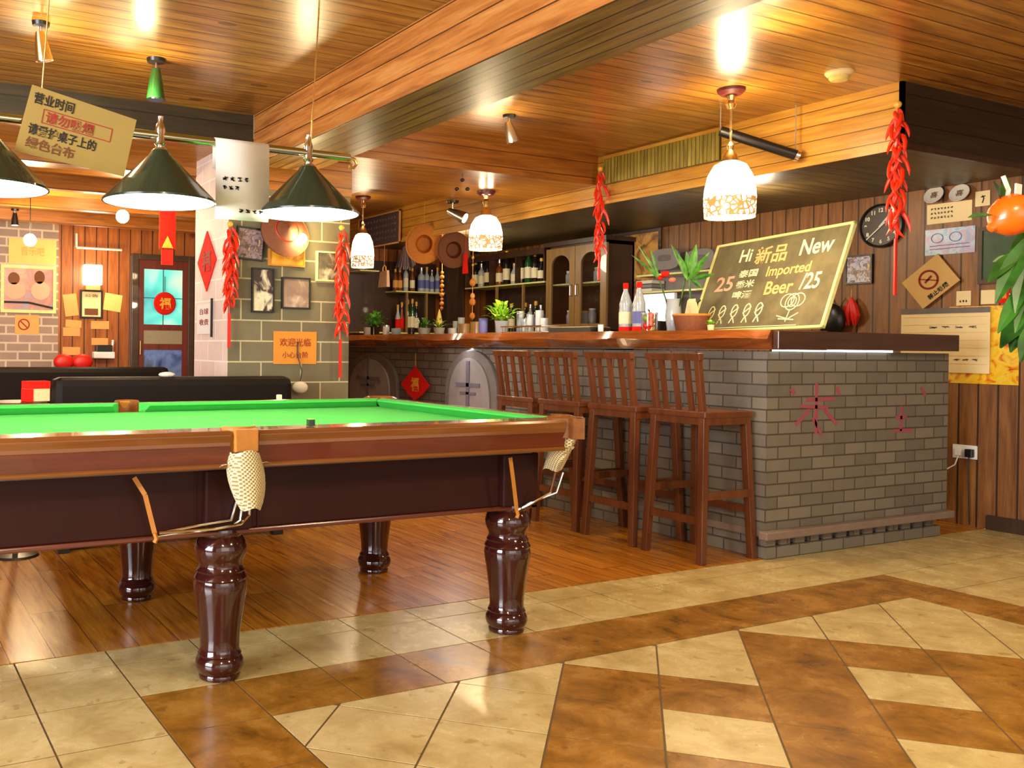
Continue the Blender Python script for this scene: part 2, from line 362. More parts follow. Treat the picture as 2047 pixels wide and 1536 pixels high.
# ------------------------------------------------------------------ text and strokes on surfaces (local: x right, z up, -y towards viewer)
def text(body, cx, cz, h, mat, parent, name='lettering', y=-.002, width=None, rot=0, bold=0):
    cu = bpy.data.curves.new(name, 'FONT'); cu.body = body; cu.align_x = 'CENTER'; cu.align_y = 'CENTER'; cu.size = 1; cu.offset = bold
    cu.extrude = .004
    tmp = bpy.data.objects.new(name, cu); COL.objects.link(tmp); bpy.context.view_layer.update()
    me = bpy.data.meshes.new_from_object(tmp.evaluated_get(bpy.context.evaluated_depsgraph_get()))
    bpy.data.objects.remove(tmp)
    if len(me.vertices) == 0: return None
    xs = [v.co.x for v in me.vertices]; ys = [v.co.y for v in me.vertices]
    x0, x1, y0, y1 = min(xs), max(xs), min(ys), max(ys); s = h/(y1-y0); sx = (width/(x1-x0)) if width else s
    c, sn = math.cos(rot), math.sin(rot)
    for v in me.vertices:
        a = (v.co.x-(x0+x1)/2)*sx; b = (v.co.y-(y0+y1)/2)*s; dz = v.co.z*.25
        v.co = Vector((cx+a*c-b*sn, y-dz, cz+a*sn+b*c))
    me.materials.clear(); me.materials.append(mat)
    o = bpy.data.objects.new(name, me); COL.objects.link(o); o.parent = parent; return o
def strokes(lines, w, mat, parent, name='drawing', y=-.002, th=.0015):
    m = MB()
    for ln in lines:
        for (a, b), (c, d) in zip(ln[:-1], ln[1:]):
            m.bar((a, y, b), (c, y, d), w, th, up=(0,1,0))
    return m.build(name, mat, parent)
def scribble(x0, x1, z, h, n, seed=1):
    rr = random.Random(seed); L = []
    for i in range(n):
        cx = x0+(x1-x0)*(i+.5)/n; w = (x1-x0)/n*.36
        for k in range(3):
            a = (cx-w+rr.random()*w*.6, z+(rr.random()-.5)*h); b = (cx+w-rr.random()*w*.6, z+(rr.random()-.5)*h); L.append([a, b])
        L.append([(cx+(rr.random()-.5)*w, z-h/2), (cx+(rr.random()-.5)*w, z+h/2)])
    return L
def wall_frame(pxl, pxr, pyt, pyb, face, val, off=0.0):
    """centre point and size of an item on a wall; face 'X' (wall X=val facing -X) or 'Y'"""
    k = {face: val-off}; cx, cy = (pxl+pxr)/2, (pyt+pyb)/2
    c = at(cx, cy, **k); l = at(pxl, cy, **k); r = at(pxr, cy, **k); t = at(cx, pyt, **k); b = at(cx, pyb, **k)
    return c, (r-l).length, abs(t.z-b.z), (R(-90) if face == 'X' else 0)
def framed(name, label, cat, rect, face, val, fmat, pic, fw=.012, group=None, dep=.02, tilt=0):
    c, w, h, rz = wall_frame(*rect, face, val, dep/2); o = thing(name, label, cat, c, 0, group, (0, tilt, rz))
    m = MB()
    m.box(-w/2, w/2, -dep/2, dep/2, h/2-fw, h/2).box(-w/2, w/2, -dep/2, dep/2, -h/2, -h/2+fw)
    m.box(-w/2, -w/2+fw, -dep/2, dep/2, -h/2+fw, h/2-fw).box(w/2-fw, w/2, -dep/2, dep/2, -h/2+fw, h/2-fw)
    m.build('frame', fmat, o)
    MB().box(-w/2+fw, w/2-fw, -dep*.15, dep*.3, -h/2+fw, h/2-fw).build('picture', pic, o)
    return o, w, h
def sheet(name, label, cat, rect, face, val, mat, group=None, tilt=0, th=.004, off=0, w=None, h=None):
    c, w_, h_, rz = wall_frame(*rect, face, val, off+th/2+.001); w = w or w_; h = h or h_
    o = thing(name, label, cat, c, 0, group, (0, tilt, rz))
    MB().box(-w/2, w/2, -th/2, th/2, -h/2, h/2).build('sheet', mat, o)
    return o, w, h

# ================================================================== SETTING
Zc, Zl, Zb, Zs, Zu = 2.46, 2.265, 2.166, 2.13, 2.19      # ceiling, lowered strip, beam underside, bar soffit underside
XS, YS = 4.62, 2.815                            # bar soffit front and near end
XW = 6.3                                        # panelled wall behind the bar
# tiled floor: every tile a raised slab over grout, diamond field inside an ochre border
def clip(poly, f):
    out = []
    for i in range(len(poly)):
        a, b = poly[i], poly[(i+1)%len(poly)]; fa, fb = f(a), f(b)
        if fa >= 0: out.append(a)
        if fa*fb < 0:
            t = fa/(fa-fb); out.append((a[0]+(b[0]-a[0])*t, a[1]+(b[1]-a[1])*t))
    return out
def crect(poly, x0, x1, y0, y1):
    for f in (lambda p: p[0]-x0, lambda p: x1-p[0], lambda p: p[1]-y0, lambda p: y1-p[1]):
        if poly: poly = clip(poly, f)
    return poly
def inset(poly, g):
    if len(poly) < 3: return None
    ar = sum(poly[i][0]*poly[(i+1)%len(poly)][1]-poly[(i+1)%len(poly)][0]*poly[i][1] for i in range(len(poly)))/2
    if abs(ar) < 3e-4: return None
    if ar < 0: poly = poly[::-1]
    for i in range(len(poly)):
        pass
    out = poly
    n = len(poly)
    for i in range(n):
        a, b = poly[i], poly[(i+1)%n]; dx, dy = b[0]-a[0], b[1]-a[1]; L = math.hypot(dx, dy)
        if L < 1e-6: continue
        nx, ny = -dy/L, dx/L
        out = clip(out, lambda p: (p[0]-a[0])*nx+(p[1]-a[1])*ny-g)
        if len(out) < 3: return None
    return out
fl = MB(); G = .0032
fl.mi = 2; fl.box(-4, 6.3, -3.2, 3.285, -.05, -.0012)
def put(poly, mi):
    q = inset(poly, G)
    if q: fl.mi = mi; fl.prism(q, -.02, 0, 'Z')
P = .312; OX, OY = .774, 2.81
bx0, bx1 = OX, OX+12*P; ix0, ix1 = OX+P, OX+11*P; iy = OY-P
for i in range(-16, 19):
    for j in range(-20, 3):
        x0, y0 = OX+i*P, OY+j*P; cx, cy = x0+P/2, y0+P/2
        if x0 > 6.29: continue
        if ix0 < cx < ix1 and cy < iy: continue
        dark = (bx0 < cx < bx1 and iy < cy < OY) or (cy < OY and (bx0 < cx < ix0 or ix1 < cx < bx1))
        poly = crect([(x0,y0),(x0+P,y0),(x0+P,y0+P),(x0,y0+P)], -4, 6.3, -3.2, 3.283)
        if poly: put(poly, 1 if dark else 0)
PU = .3135; s2 = math.sqrt(2)
for i in range(-14, 9):
    for j in range(-14, 9):
        u0, v0 = 2.365+i*PU, -1.36+j*PU
        c = [((u-v)/s2, (u+v)/s2) for u, v in ((u0,v0),(u0+PU,v0),(u0+PU,v0+PU),(u0,v0+PU))]
        poly = crect(c, ix0, ix1, -3.2, iy)
        if not poly: continue
        reg = (j <= 4 and (i <= 2 or (j <= 2 and i <= 4)))
        if i < -5: reg = False
        put(poly, 1 if (reg and (j%2 == 0 or i%2 == 0)) else 0)
struct(fl.build('floor', [MT['tilel'], MT['tiled'], MT['grout']]))
struct(MB().box(-4, 6.3, 3.286, 9.4, -.05, .001).build('floor', MT['woodfloor']))
# ceilings and beams
struct(MB().box(-4, 2.04, -3.2, 5.06, Zc, Zc+.05).build('ceiling', MT['ceil']))
struct(MB().box(2.43, 6.3, -3.2, 5.0, Zc, Zc+.05).build('ceiling', MT['ceil']))
struct(MB().box(2.8, XS+.03, 5.9, 8.85, Zc, Zc+.05).build('ceiling', MT['ceil']))
b = MB(); b.mi = 0; b.box(2.04, 2.43, -3.2, 5.05, Zb+.004, Zc+.05); b.mi = 1; b.box(2.041, 2.429, -3.2, 5.05, Zb, Zb+.004)
struct(b.build('trim_1', [MT['beamside'], MT['beamsoff']], bevel=.003))
b = MB(); b.mi = 0; b.box(2.43, XS, 4.95, 4.98, Zl, Zc+.05); b.mi = 1; b.box(2.43, XS, 4.98, 5.9, Zl, Zl+.03); b.mi = 0; b.box(2.43, XS, 5.88, 5.9, Zl+.03, Zc)
struct(b.build('ceiling', [MT['cross'], MT['crossu']]))
b = MB(); b.mi = 0; b.box(-4, 2.04, 5.05, 5.08, 2.30, Zc+.05); b.mi = 1; b.box(-4, 3.4, 5.08, 9.4, 2.30, 2.33); b.mi = 2  # dark boards on the drop face carry its shade in their colour
for k in range(4): b.box(-4, 1.93 if k < 1 else 3.1, 5.75+k*.95, 5.83+k*.95, 2.2, 2.30)
struct(b.build('ceiling', [MT['dark'], MT['crossu'], MT['cross']]))
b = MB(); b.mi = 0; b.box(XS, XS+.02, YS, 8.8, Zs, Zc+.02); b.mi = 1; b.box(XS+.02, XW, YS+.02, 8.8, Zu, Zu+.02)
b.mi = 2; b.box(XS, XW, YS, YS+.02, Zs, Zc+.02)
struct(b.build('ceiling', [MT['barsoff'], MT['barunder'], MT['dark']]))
struct(MB().box(XS-.012, XS, YS, 8.8, Zs-.012, Zs+.012).build('trim_2', MT['barsoff']))
struct(MB().box(XS, XW, YS-.014, YS, Zs-.012, Zs+.02).build('trim_3', MT['cabd']))
# walls
struct(MB().box(XW, XW+.06, -3.2, 8.8, 0, Zc+.05).build('wall_right', MT['wallY']))
struct(MB().box(XW-.02, XW, 1.5, 3.27, 0, .09).build('baseboard_right', MT['cabd']))
struct(MB().box(3.3, XW, 8.8, 8.86, 0, Zc+.05).build('wall_bar_end', MT['wallX']))
b = MB(); b.mi = 0; b.box(-4, 1.70, 9.3, 9.36, 0, 2.35); b.mi = 1; b.box(1.70, 2.42, 9.3, 9.36, 0, 2.35); b.box(3.08, 3.46, 9.3, 9.36, 0, 2.35); b.box(2.42, 3.08, 9.3, 9.36, 2.02, 2.35)
struct(b.build('wall_far', [MT['farbrick'], MT['wallX']]))
struct(MB().box(3.3, 3.36, 6.5, 9.3, 0, 2.35).build('wall_partition', MT['wallY']))
PX0, PX1, PY0, PY1 = 1.925, 2.745, 5.15, 5.76
b = MB(); b.mi = 0; b.box(PX0+.003, PX1, PY0, PY1, 0, 2.30); b.mi = 1; b.box(PX0, PX0+.003, PY0, PY1, 0, 2.30)
struct(b.build('wall_pillar', [MT['block'], MT['blockw']]))
struct(MB().box(2.05, PX1, PY0-.02, PY0, 2.05, 2.26).build('trim_4', MT['cross']))
struct(MB().box(-4.06, -4, -3.2, 9.4, 0, Zc+.05).build('wall_left', MT['wallY']))
# door at the far end, its stained pane given a glow of its own
dr = struct(MB().box(2.42, 2.49, 9.24, 9.3, 0, 2.03).box(3.02, 3.08, 9.24, 9.3, 0, 2.03).box(2.49, 3.02, 9.24, 9.3, 1.97, 2.03).build('door_1', MT['frame'], bevel=.004))
MD = grainwood('red_door_wood', srgb(112,34,18), .4, .2, 2, .3)
m = MB().box(2.49, 2.55, 9.26, 9.29, .02, 1.97).box(2.96, 3.02, 9.26, 9.29, .02, 1.97).box(2.55, 2.96, 9.26, 9.29, 1.88, 1.97).box(2.55, 2.96, 9.26, 9.29, 1.25, 1.31)
m.box(2.55, 2.96, 9.26, 9.29, 1.05, 1.11).box(2.55, 2.96, 9.26, 9.29, .02, .5); m.build('door_leaf', MD, dr)
MB().box(2.55, 2.96, 9.272, 9.28, 1.31, 1.88).build('pane', MT['teal'], dr)
MB().box(2.55, 2.96, 9.265, 9.28, 1.11, 1.25).build('sign_board', plain('grey_green_board', srgb(150,140,110), .6), dr)
MB().box(2.55, 2.96, 9.272, 9.28, .5, 1.05).build('lower_pane', picture('blue_pane', [srgb(40,60,120), srgb(110,140,200), srgb(60,50,60)], 3), dr)
m = MB().box(2.75, 2.757, 9.262, 9.27, 1.31, 1.88).box(2.55, 2.96, 9.262, 9.27, 1.58, 1.587); m.build('glazing_bar', MT['frame'], dr)
MB().tube([(2.51,9.255,1.0),(2.51,9.235,1.0),(2.51,9.235,1.14),(2.51,9.255,1.14)], .008).build('door_handle', MT['brass'], dr)

# ================================================================== SNOOKER TABLE
TX, TY = 1.05, 3.39
tb = thing('snooker_table', 'large mahogany snooker table with green cloth and six turned legs, beside the bar', 'snooker table', (TX, TY, 0))
HX, HY = 1.38, .745        # half size to outer rail face
prof = [(.058,0),(.068,.004),(.070,.014),(.067,.020),(.077,.032),(.082,.048),(.079,.066),(.070,.078),(.073,.084),(.069,.092),(.065,.104),
        (.067,.14),(.074,.20),(.082,.255),(.088,.29),(.090,.312),(.086,.330),(.089,.336),(.086,.343),(.078,.354),(.081,.360),(.074,.372),(.072,.382),(.079,.398),(.087,.418),(.088,.436),(.081,.458),(.070,.474),(.074,.482),(.072,.492),(.070,.52)]
leg = MB().lathe(prof, n=36); lme = None
for (lx, ly) in [(-1.18,-.52),(.007,-.52),(1.19,-.52),(-1.18,.52),(.007,.52),(1.19,.52)]:
    if lme is None:
        o = leg.build('leg', MT['legwood'], tb, smooth=True, loc=(lx, ly, 0)); lme = o.data
    else:
        o = bpy.data.objects.new('leg', lme); COL.objects.link(o); o.parent = tb; o.location = (lx, ly, 0)
    blk = MB().box(-.082, .082, -.082, .082, .50, .70).build('leg_block', MT['mahogd'], o, bevel=.006)
# apron
m = MB(); m.box(-1.27, 1.275, -.575, -.55, .50, .725).box(-1.27, 1.275, .55, .575, .50, .725).box(-1.27, -1.245, -.55, .55, .50, .725).box(1.25, 1.275, -.55, .55, .50, .725)
m.build('apron', MT['mahogd'], tb, bevel=.003)
m = MB(); m.box(-1.28, 1.285, -.585, -.55, .483, .50).box(-1.28, 1.285, .55, .585, .483, .50).box(-1.28, -1.245, -.585, .585, .483, .50).box(1.25, 1.285, -.585, .585, .483, .50)
m.build('apron_moulding', MT['mahog'], tb, bevel=.005)
for jx in (-.105, .112, 1.17): MB().box(jx, jx+.005, -.579, -.574, .50, .725).build('panel_joint', MT['mahogd'], tb)
MB().box(-1.24, 1.24, -.60, .60, .70, .765).build('slate_bed', MT['stone'], tb)
MB().box(-1.27, 1.27, -.63, .63, .765, .800).build('cloth', MT['cloth'], tb)
# rails: one solid per side piece, cross-section swept (outer cap, red fascia, lip)
def rail_piece(p0, p1, out):
    """p0,p1 along the outer line; out=unit outward normal (2d)"""
    sec_cap = [(0,.803),(.006,.826),(-.006,.838),(-.085,.842),(-.088,.790),(0,.790)]
    sec_fas = [(-.002,.790),(-.008,.738),(-.088,.738),(-.088,.790)]
    sec_lip = [(-.006,.738),(.000,.732),(-.004,.722),(-.09,.722),(-.09,.738)]
    rl = None
    for nm, sec, mt in (('rail', sec_cap, MT['mahogcap']), ('fascia', sec_fas, MT['mahog']), ('lip_moulding', sec_lip, MT['mahogcap'])):
        n = len(sec); vs = []
        for p in (p0, p1):
            for d, z in sec: vs.append((p[0]+out[0]*d, p[1]+out[1]*d, z))
        m = MB().add(vs, [tuple(range(n)), tuple(range(2*n-1, n-1, -1))]+[(i, (i+1)%n, (i+1)%n+n, i+n) for i in range(n)])
        o = m.build(nm, mt, tb if rl is None else rl, bevel=.003 if nm != 'fascia' else 0)
        if rl is None: rl = o
    # cushion with green cloth, ends mitred at the pocket
    d = Vector((p1[0]-p0[0], p1[1]-p0[1])).normalized(); cs = [(-.088,.841,0),(-.132,.836,.035),(-.136,.829,.037),(-.108,.800,.02),(-.088,.800,0)]
    vs = []
    for p, sg in ((p0, 1), (p1, -1)):
        for dd, z, c in cs: vs.append((p[0]+out[0]*dd+d[0]*c*sg, p[1]+out[1]*dd+d[1]*c*sg, z))
    n = len(cs)
    MB().add(vs, [tuple(range(n)), tuple(range(2*n-1, n-1, -1))]+[(i, (i+1)%n, (i+1)%n+n, i+n) for i in range(n)]).build('cushion', MT['cloth'], rl)
gp, cg = .046, .10
for sy in (-1, 1):
    rail_piece((-HX+cg, sy*HY), (-gp, sy*HY), (0, sy)); rail_piece((gp, sy*HY), (HX-cg, sy*HY), (0, sy))
for sx in (-1, 1):
    rail_piece((sx*HX, -HY+cg), (sx*HX, HY-cg), (sx, 0))
# pockets
def pocket(px, py, ox, oy, mid):
    """pocket centred at px,py; (ox,oy) outward direction"""
    e = thing('pocket', None, None, (px, py, 0)); del_tag = e; e.parent = tb; e.rotation_euler = (0, 0, math.atan2(oy, ox)+R(90))
    # local -y is outward
    r0 = .044 if mid else .06
    n = 12; vs = []; fs = []
    a0, a1 = (R(180), R(360)) if mid else (R(165), R(375))
    for i in range(n+1):
        a = a0+(a1-a0)*i/n; c, s = math.cos(a), math.sin(a)
        ro = r0+(.014 if mid else .026)
        vs += [(c*r0, s*r0, .770), (c*r0, s*r0, .842), (c*(r0+.008), s*(r0+.008), .850), (c*ro, s*ro, .842), (c*ro, s*ro, .770)]
    for i in range(n):
        for k in range(5): fs.append((i*5+k, i*5+(k+1)%5, (i+1)*5+(k+1)%5, (i+1)*5+k))
    fs += [tuple(range(5)), tuple(n*5+k for k in range(5))]
    m = MB().add(vs, fs)
    if not mid: m.box(-.046, -.0, -.115, -.062, .765, .843)
    m.build('pocket_iron', MT['mahogcap'] if (not mid or oy > 0) else MT['leather'], e, smooth=True)
    yy = -.066 if mid else -.105
    ap = MB().hexa([(-.036,yy-.006,.772),(.040,yy-.006,.772),(.040,yy+.012,.772),(-.036,yy+.012,.772),(-.038,yy-.002,.843),(.042,yy-.002,.843),(.040,yy+.03,.843),(-.036,yy+.03,.843)]).build('leather_flap', MT['leather'], e, bevel=.004)
    # net: tapering sagging bag
    vs = []; fs = []; rows = 9; cols = 18
    for i in range(rows+1):
        t = i/rows; z = .775-(.175 if mid else .135)*t; w = .048+.020*math.sin(t*2.6)-(.026 if mid else .03)*t*t; cy = (-.045-.03*t) if mid else (-.045+.05*t); dp = .050-.012*t
        for j in range(cols):
            a = 2*math.pi*j/cols; wob = 1+.03*math.sin(5*a+3*t)
            vs.append((math.cos(a)*w*wob+.01*t, cy+math.sin(a)*dp*wob, z+.006*math.sin(3*a)))
    for i in range(rows):
        for j in range(cols): fs.append((i*cols+j, i*cols+(j+1)%cols, (i+1)*cols+(j+1)%cols, (i+1)*cols+j))
    nt = MB().add(vs, fs).build('net', MT['net'], e, smooth=True)
    MB().leaf((-.055,-.07,.735), (-.8,-.1,.15), .035, .018).build('frayed_cord', MT['net'], nt)
    MB().leaf((.05,-.07,.735), (.8,-.1,.25), .035, .018).build('frayed_cord', MT['net'], nt)
    return e
W2 = HY-.055
pockets = [pocket(0, -W2, 0, -1, True), pocket(0, W2, 0, 1, True)]
q = .7071
for sx in (-1, 1):
    for sy in (-1, 1):
        pockets.append(pocket(sx*(HX-.085), sy*(HY-.085), sx*q, sy*q, False))
# ball return rods with hanging leather straps (near middle pocket and near right corner)
def ret(name, pts_list, strap, par=tb):
    m = MB()
    for pts in pts_list: m.tube(pts, .0048, 8)
    rr = m.build('ball_return', MT['chrome'], tb, smooth=True)
    s = MB(); a, bb, c = [Vector(p) for p in strap]
    s.bar(a, bb, .014, .005, up=(0,1,0)).bar(bb, c, .014, .005, up=(0,1,0)); s.tube([c, c+Vector((.006,0,-.018)), c+Vector((.0,0,-.03))], .007, 6)
    s.build('leather_strap', MT['leather'], rr)
Yr = -.665
def L(px, py, y): p = at(px, py, Y=TY+y); return (p.x-TX, p.y-TY, p.z)
ret('mid', [[L(486,1000,Yr), L(480,1040,Yr), L(462,1052,Yr), L(400,1062,Yr+.01), L(312,1074,Yr+.02)],
            [L(500,1000,Yr), L(498,1030,Yr), L(482,1048,Yr-.02), L(430,1058,Yr-.02), L(318,1066,Yr)],
            [L(474,1000,Yr+.05), L(462,1040,Yr+.05), L(400,1050,Yr+.05), L(318,1066,Yr+.04)]],
    (L(268,955,Yr+.04), L(290,990,Yr+.02), L(309,1066,Yr)))
ret('corner', [[L(1110,945,-.72), L(1100,985,-.74), L(1060,1008,-.70), L(1035,1020,-.66)], [L(1125,945,-.66), L(1112,985,-.66), L(1060,1005,-.62), L(1037,1018,-.60)]],
    (L(1020,915,-.68), L(1026,960,-.68), L(1033,1020,-.68)))
# chalk cubes
for (px, py, Y, lab, mt) in ((558, 795, TY+HY-.045, 'small pale chalk cube on the far rail of the snooker table', 'cream'), (621, 858, TY-HY+.045, 'small dark green chalk cube on the near rail of the snooker table', 'shadeout')):
    c = at(px, py, Y=Y); o = thing('chalk_cube', lab, 'billiard chalk', (c.x, Y, .8415))
    MB().box(-.011, .011, -.011, .011, 0, .021).build('wrapper', MT[mt], o, bevel=.0015); MB().box(-.009, .009, -.009, .009, .021, .0225).build('chalk', MT['leafb' if mt == 'shadeout' else 'white'], o)

# ================================================================== LAMP OVER THE TABLE
LZ = 1.89
lamp = thing('billiard_lamp', 'long metal rail with three dark green cone shades over the snooker table', 'lamp', (1.0, TY, LZ))
MB().tube([(-.95,0,0),(.80,0,0)], .016, 14).build('rail_bar', metal('green_chrome', (.52,.56,.42,1), .12), lamp, smooth=True)
MB().tube([(.80,0,0),(.825,0,-.004),(.835,0,-.022),(.822,0,-.040),(.80,0,-.036)], .007, 8).build('scroll_end', MT['brass'], lamp, smooth=True)
for k in range(3):
    x = -.63+.62*k
    sh = MB().lathe([(.028,-.055),(.032,-.056),(.045,-.075),(.2135,-.245),(.2135,-.252),(.209,-.252),(.04,-.080),(.028,-.062)], (x,0,0), 48, caps=False).build('shade', MT['shadeout'], lamp, smooth=True)
    MB().lathe([(.2075,-.2515),(.038,-.082),(.01,-.080)], (x,0,0), 40, caps=False).build('inner_reflector', emit('glowing_reflector', (1,.97,.9,1), 1.5), sh, smooth=True)  # emission here stands in for bulb light on the white inside
    MB().lathe([(.006,.075),(.012,.072),(.010,.05),(.016,.04),(.020,.02),(.018,-.02),(.022,-.03),(.014,-.04),(.026,-.05),(.030,-.060)], (x,0,0), 18).build('lamp_cap', MT['chrome'], lamp, smooth=True)
    MB().sphere((x,0,-.15), .035).build('bulb', MT['bulb'], sh, smooth=True)
    point('shade_light', (1.0+x, TY, LZ-.20), 8, (1,.93,.78), .05)
for (px, py, x) in ((690, 0, .62), (170, 0, -.45)):
    MB().tube([(x,0,.02),(x+.04,.02,Zc-LZ)], .003, 6).build('hanging_chain', MT['brass'], lamp)
# notices hung on the lamp rail
c = at(153, 265, Y=TY-.03)
n1 = thing('hanging_notice', 'large yellowish card notice with handwriting, hung tilted on the lamp rail', 'sign', (c.x, TY-.035, c.z), 0, None, (R(3), R(10), 0))
MB().hexa([(-.195,-.002,-.125),(.195,-.002,-.11),(.195,.002,-.11),(-.195,.002,-.125),(-.18,-.002,.118),(.20,-.002,.105),(.20,.002,.105),(-.18,.002,.118)]).build('card', MT['kraft'], n1)
for i, (tx, z, wd_, mt) in enumerate((('营业时间', .078, .14, 'ink'), ('请勿吸烟', .022, .17, 'inkred'), ('请爱护桌子上的', -.032, .24, 'ink'), ('绿色台布', -.080, .17, 'inkbrown'))):
    text(tx, -.165+wd_/2+(.05 if i == 1 else 0), z, .040, MT[mt], n1, y=-.003, width=wd_, bold=.02)
strokes([[(-.125,.046),(.12,.046),(.12,-.002),(-.125,-.002),(-.125,.046)]], .003, MT['inkred'], n1, 'outline', y=-.0025)
c = at(487, 365, Y=TY-.03)
n2 = thing('hanging_notice', 'plain white paper draped over the lamp rail between the two right shades', 'sign', (c.x, TY, LZ))
vs = []; N = 10
pth = [(.018,-.10),(.019,0.0),(.012,.015),(0,.019),(-.012,.015),(-.019,0),(-.021,-.10),(-.022,-.20),(-.022,-.26),(-.016,-.298)]
vs = [(-.112, y, z) for y, z in pth]+[(.112, y, z) for y, z in pth]
m = MB().add(vs, [(i, i+1, i+1+N, i+N) for i in range(N-1)]); o = m.build('sheet', MT['paper'], n2, smooth=True); sm = o.modifiers.new('thick', 'SOLIDIFY'); sm.thickness = .0015
strokes(scribble(-.09, .03, -.14, .016, 4, 3)+scribble(-.09, -.01, -.175, .014, 3, 5)+scribble(-.02, .09, -.262, .014, 4, 8), .0035, MT['ink'], n2, 'handwriting', y=-.0245)

# ================================================================== BAR COUNTER
bc = thing('bar_counter', 'long grey brick bar counter with a ledge near the floor', 'bar counter', (4.24, 3.27, 0))
m = MB(); m.box(.0, 1.62, 0, .45, .155, 1.10).box(.0, .42, .45, 5.2, .155, 1.10)
m.build('brick_body', MT['counterbrick'], bc)
m = MB(); m.box(-.05, 1.62, -.05, .0, .112, .155).box(.0, 1.62, .0, .45, .112, .155).box(.0, .42, .45, 5.2, .112, .155); m.build('ledge', plain('grey_render', srgb(124,104,90), .8, .2, 14), bc, bevel=.006)
m = MB(); m.box(.01, 1.56, .0, .45, 0, .060).box(.02, 1.55, .035, .45, .060, .112).box(.01, .42, .45, 5.2, 0, .112)
for k in range(13): m.box(.012+k*.118, .085+k*.118, .002, .035, .060, .112 if k%3 else .098)
m.build('plinth', MT['counterbrick'], bc)
# faded pink painted characters on the end face
pk = plain('pink_paint', srgb(150,66,80), .8, .15, 30)
def pc(px, py): p = at(px, py, Y=3.27); return (p.x-4.24, p.z)
for L_ in ([[(1632,765),(1630,868)],[(1612,800),(1668,797)],[(1618,820),(1590,850)],[(1648,820),(1672,848)],[(1600,812),(1655,815)],[(1580,778),(1588,788)],[(1672,775),(1678,790)],[(1624,835),(1642,870)]],
           [[(1802,812),(1800,862)],[(1786,862),(1822,860)],[(1790,836),(1812,834)],[(1840,775),(1850,790)]]):
    strokes([[pc(*a) for a in l] for l in L_], .020, pk, bc, 'painted_character', y=-.0015, th=.002)
# arch-shaped stone reliefs on the front
for (pl, pr, pt) in ((690, 792, 705), (888, 992, 700)):
    a = at(pl, 770, X=4.2); c = at(pr, 770, X=4.2); t = at((pl+pr)/2, pt, X=4.2); yc = (a.y+c.y)/2-3.27; hw = (a.y-c.y)/2
    poly = [(yc-hw, .70), (yc+hw, .70)]+[(yc+hw*math.cos(x), .70+(t.z-.70)*(math.sin(x))**.85) for x in [math.pi*k/16 for k in range(0, 17)]]
    poly = [(yc+hw*math.cos(x), .72+(t.z-.72)*(math.sin(x))**.85) for x in [math.pi*k/18 for k in range(0, 19)]]+[(yc-hw,.2),(yc+hw,.2)]
    ar = MB().prism(poly, -.035, .0, 'X').build('arched_relief', MT['stone'], bc, bevel=.008)
    pi = [(yc+(y-yc)*.78, .2+(z-.2)*.93) for y, z in poly]; MB().prism(pi, -.05, -.034, 'X').build('relief_panel', MT['stonel'], ar, bevel=.005)
    MB().box(-.058, -.05, yc-.02, yc+.02, .6, 1.0).box(-.058, -.05, yc-hw*.45, yc+hw*.45, .80, .83).box(-.058, -.05, yc-hw*.3, yc+hw*.3, .74, .76).build('carving', plain('dark_carving', srgb(96,88,98), .8), ar)
# countertops
ct = thing('countertop', 'glossy reddish live-edge wooden slab on top of the bar front', 'countertop', (4.15, 3.234, 1.11))
rr = random.Random(4); vs = []; fs = []; N = 64
for i in range(N+1):
    t = i/N; y = t*5.3; w1 = .012*math.sin(y*5)+.010*math.sin(y*11+1)+.008*math.sin(y*23); z1 = .006*math.sin(y*8)
    tip = .06*max(0, 1-y/.08)**2
    vs += [(-.005+w1+tip, y, .03+z1), (-.03+w1+tip, y, .055+z1), (.0+w1+tip, y, .105), (.52, y, .105), (.52, y, .0), (.03+w1, y, .0)]
for i in range(N):
    for k in range(6): fs.append((i*6+k, i*6+(k+1)%6, (i+1)*6+(k+1)%6, (i+1)*6+k))
fs += [tuple(range(6)), tuple(N*6+k for k in range(6))]
MB().add(vs, fs).build('slab', MT['slab'], ct, smooth=True)
MB().box(.1, .12, .05, 5.2, -.002, 0).build('light_channel', MT['paper'], ct)
ct2 = thing('countertop', 'straight dark wooden slab over the short end of the bar', 'countertop', (4.68, 3.2, 1.11))
MB().box(-.455, 1.15, -.006, .028, .003, .100).build('fascia_board', MT['slabd'], ct2, bevel=.004)
MB().box(.02, 1.15, .030, .52, .003, .100).build('slab', MT['slabd'], ct2, bevel=.004)
MB().box(-.42, .60, .052, .058, -.008, .003).build('led_strip', MT['led'], ct2)

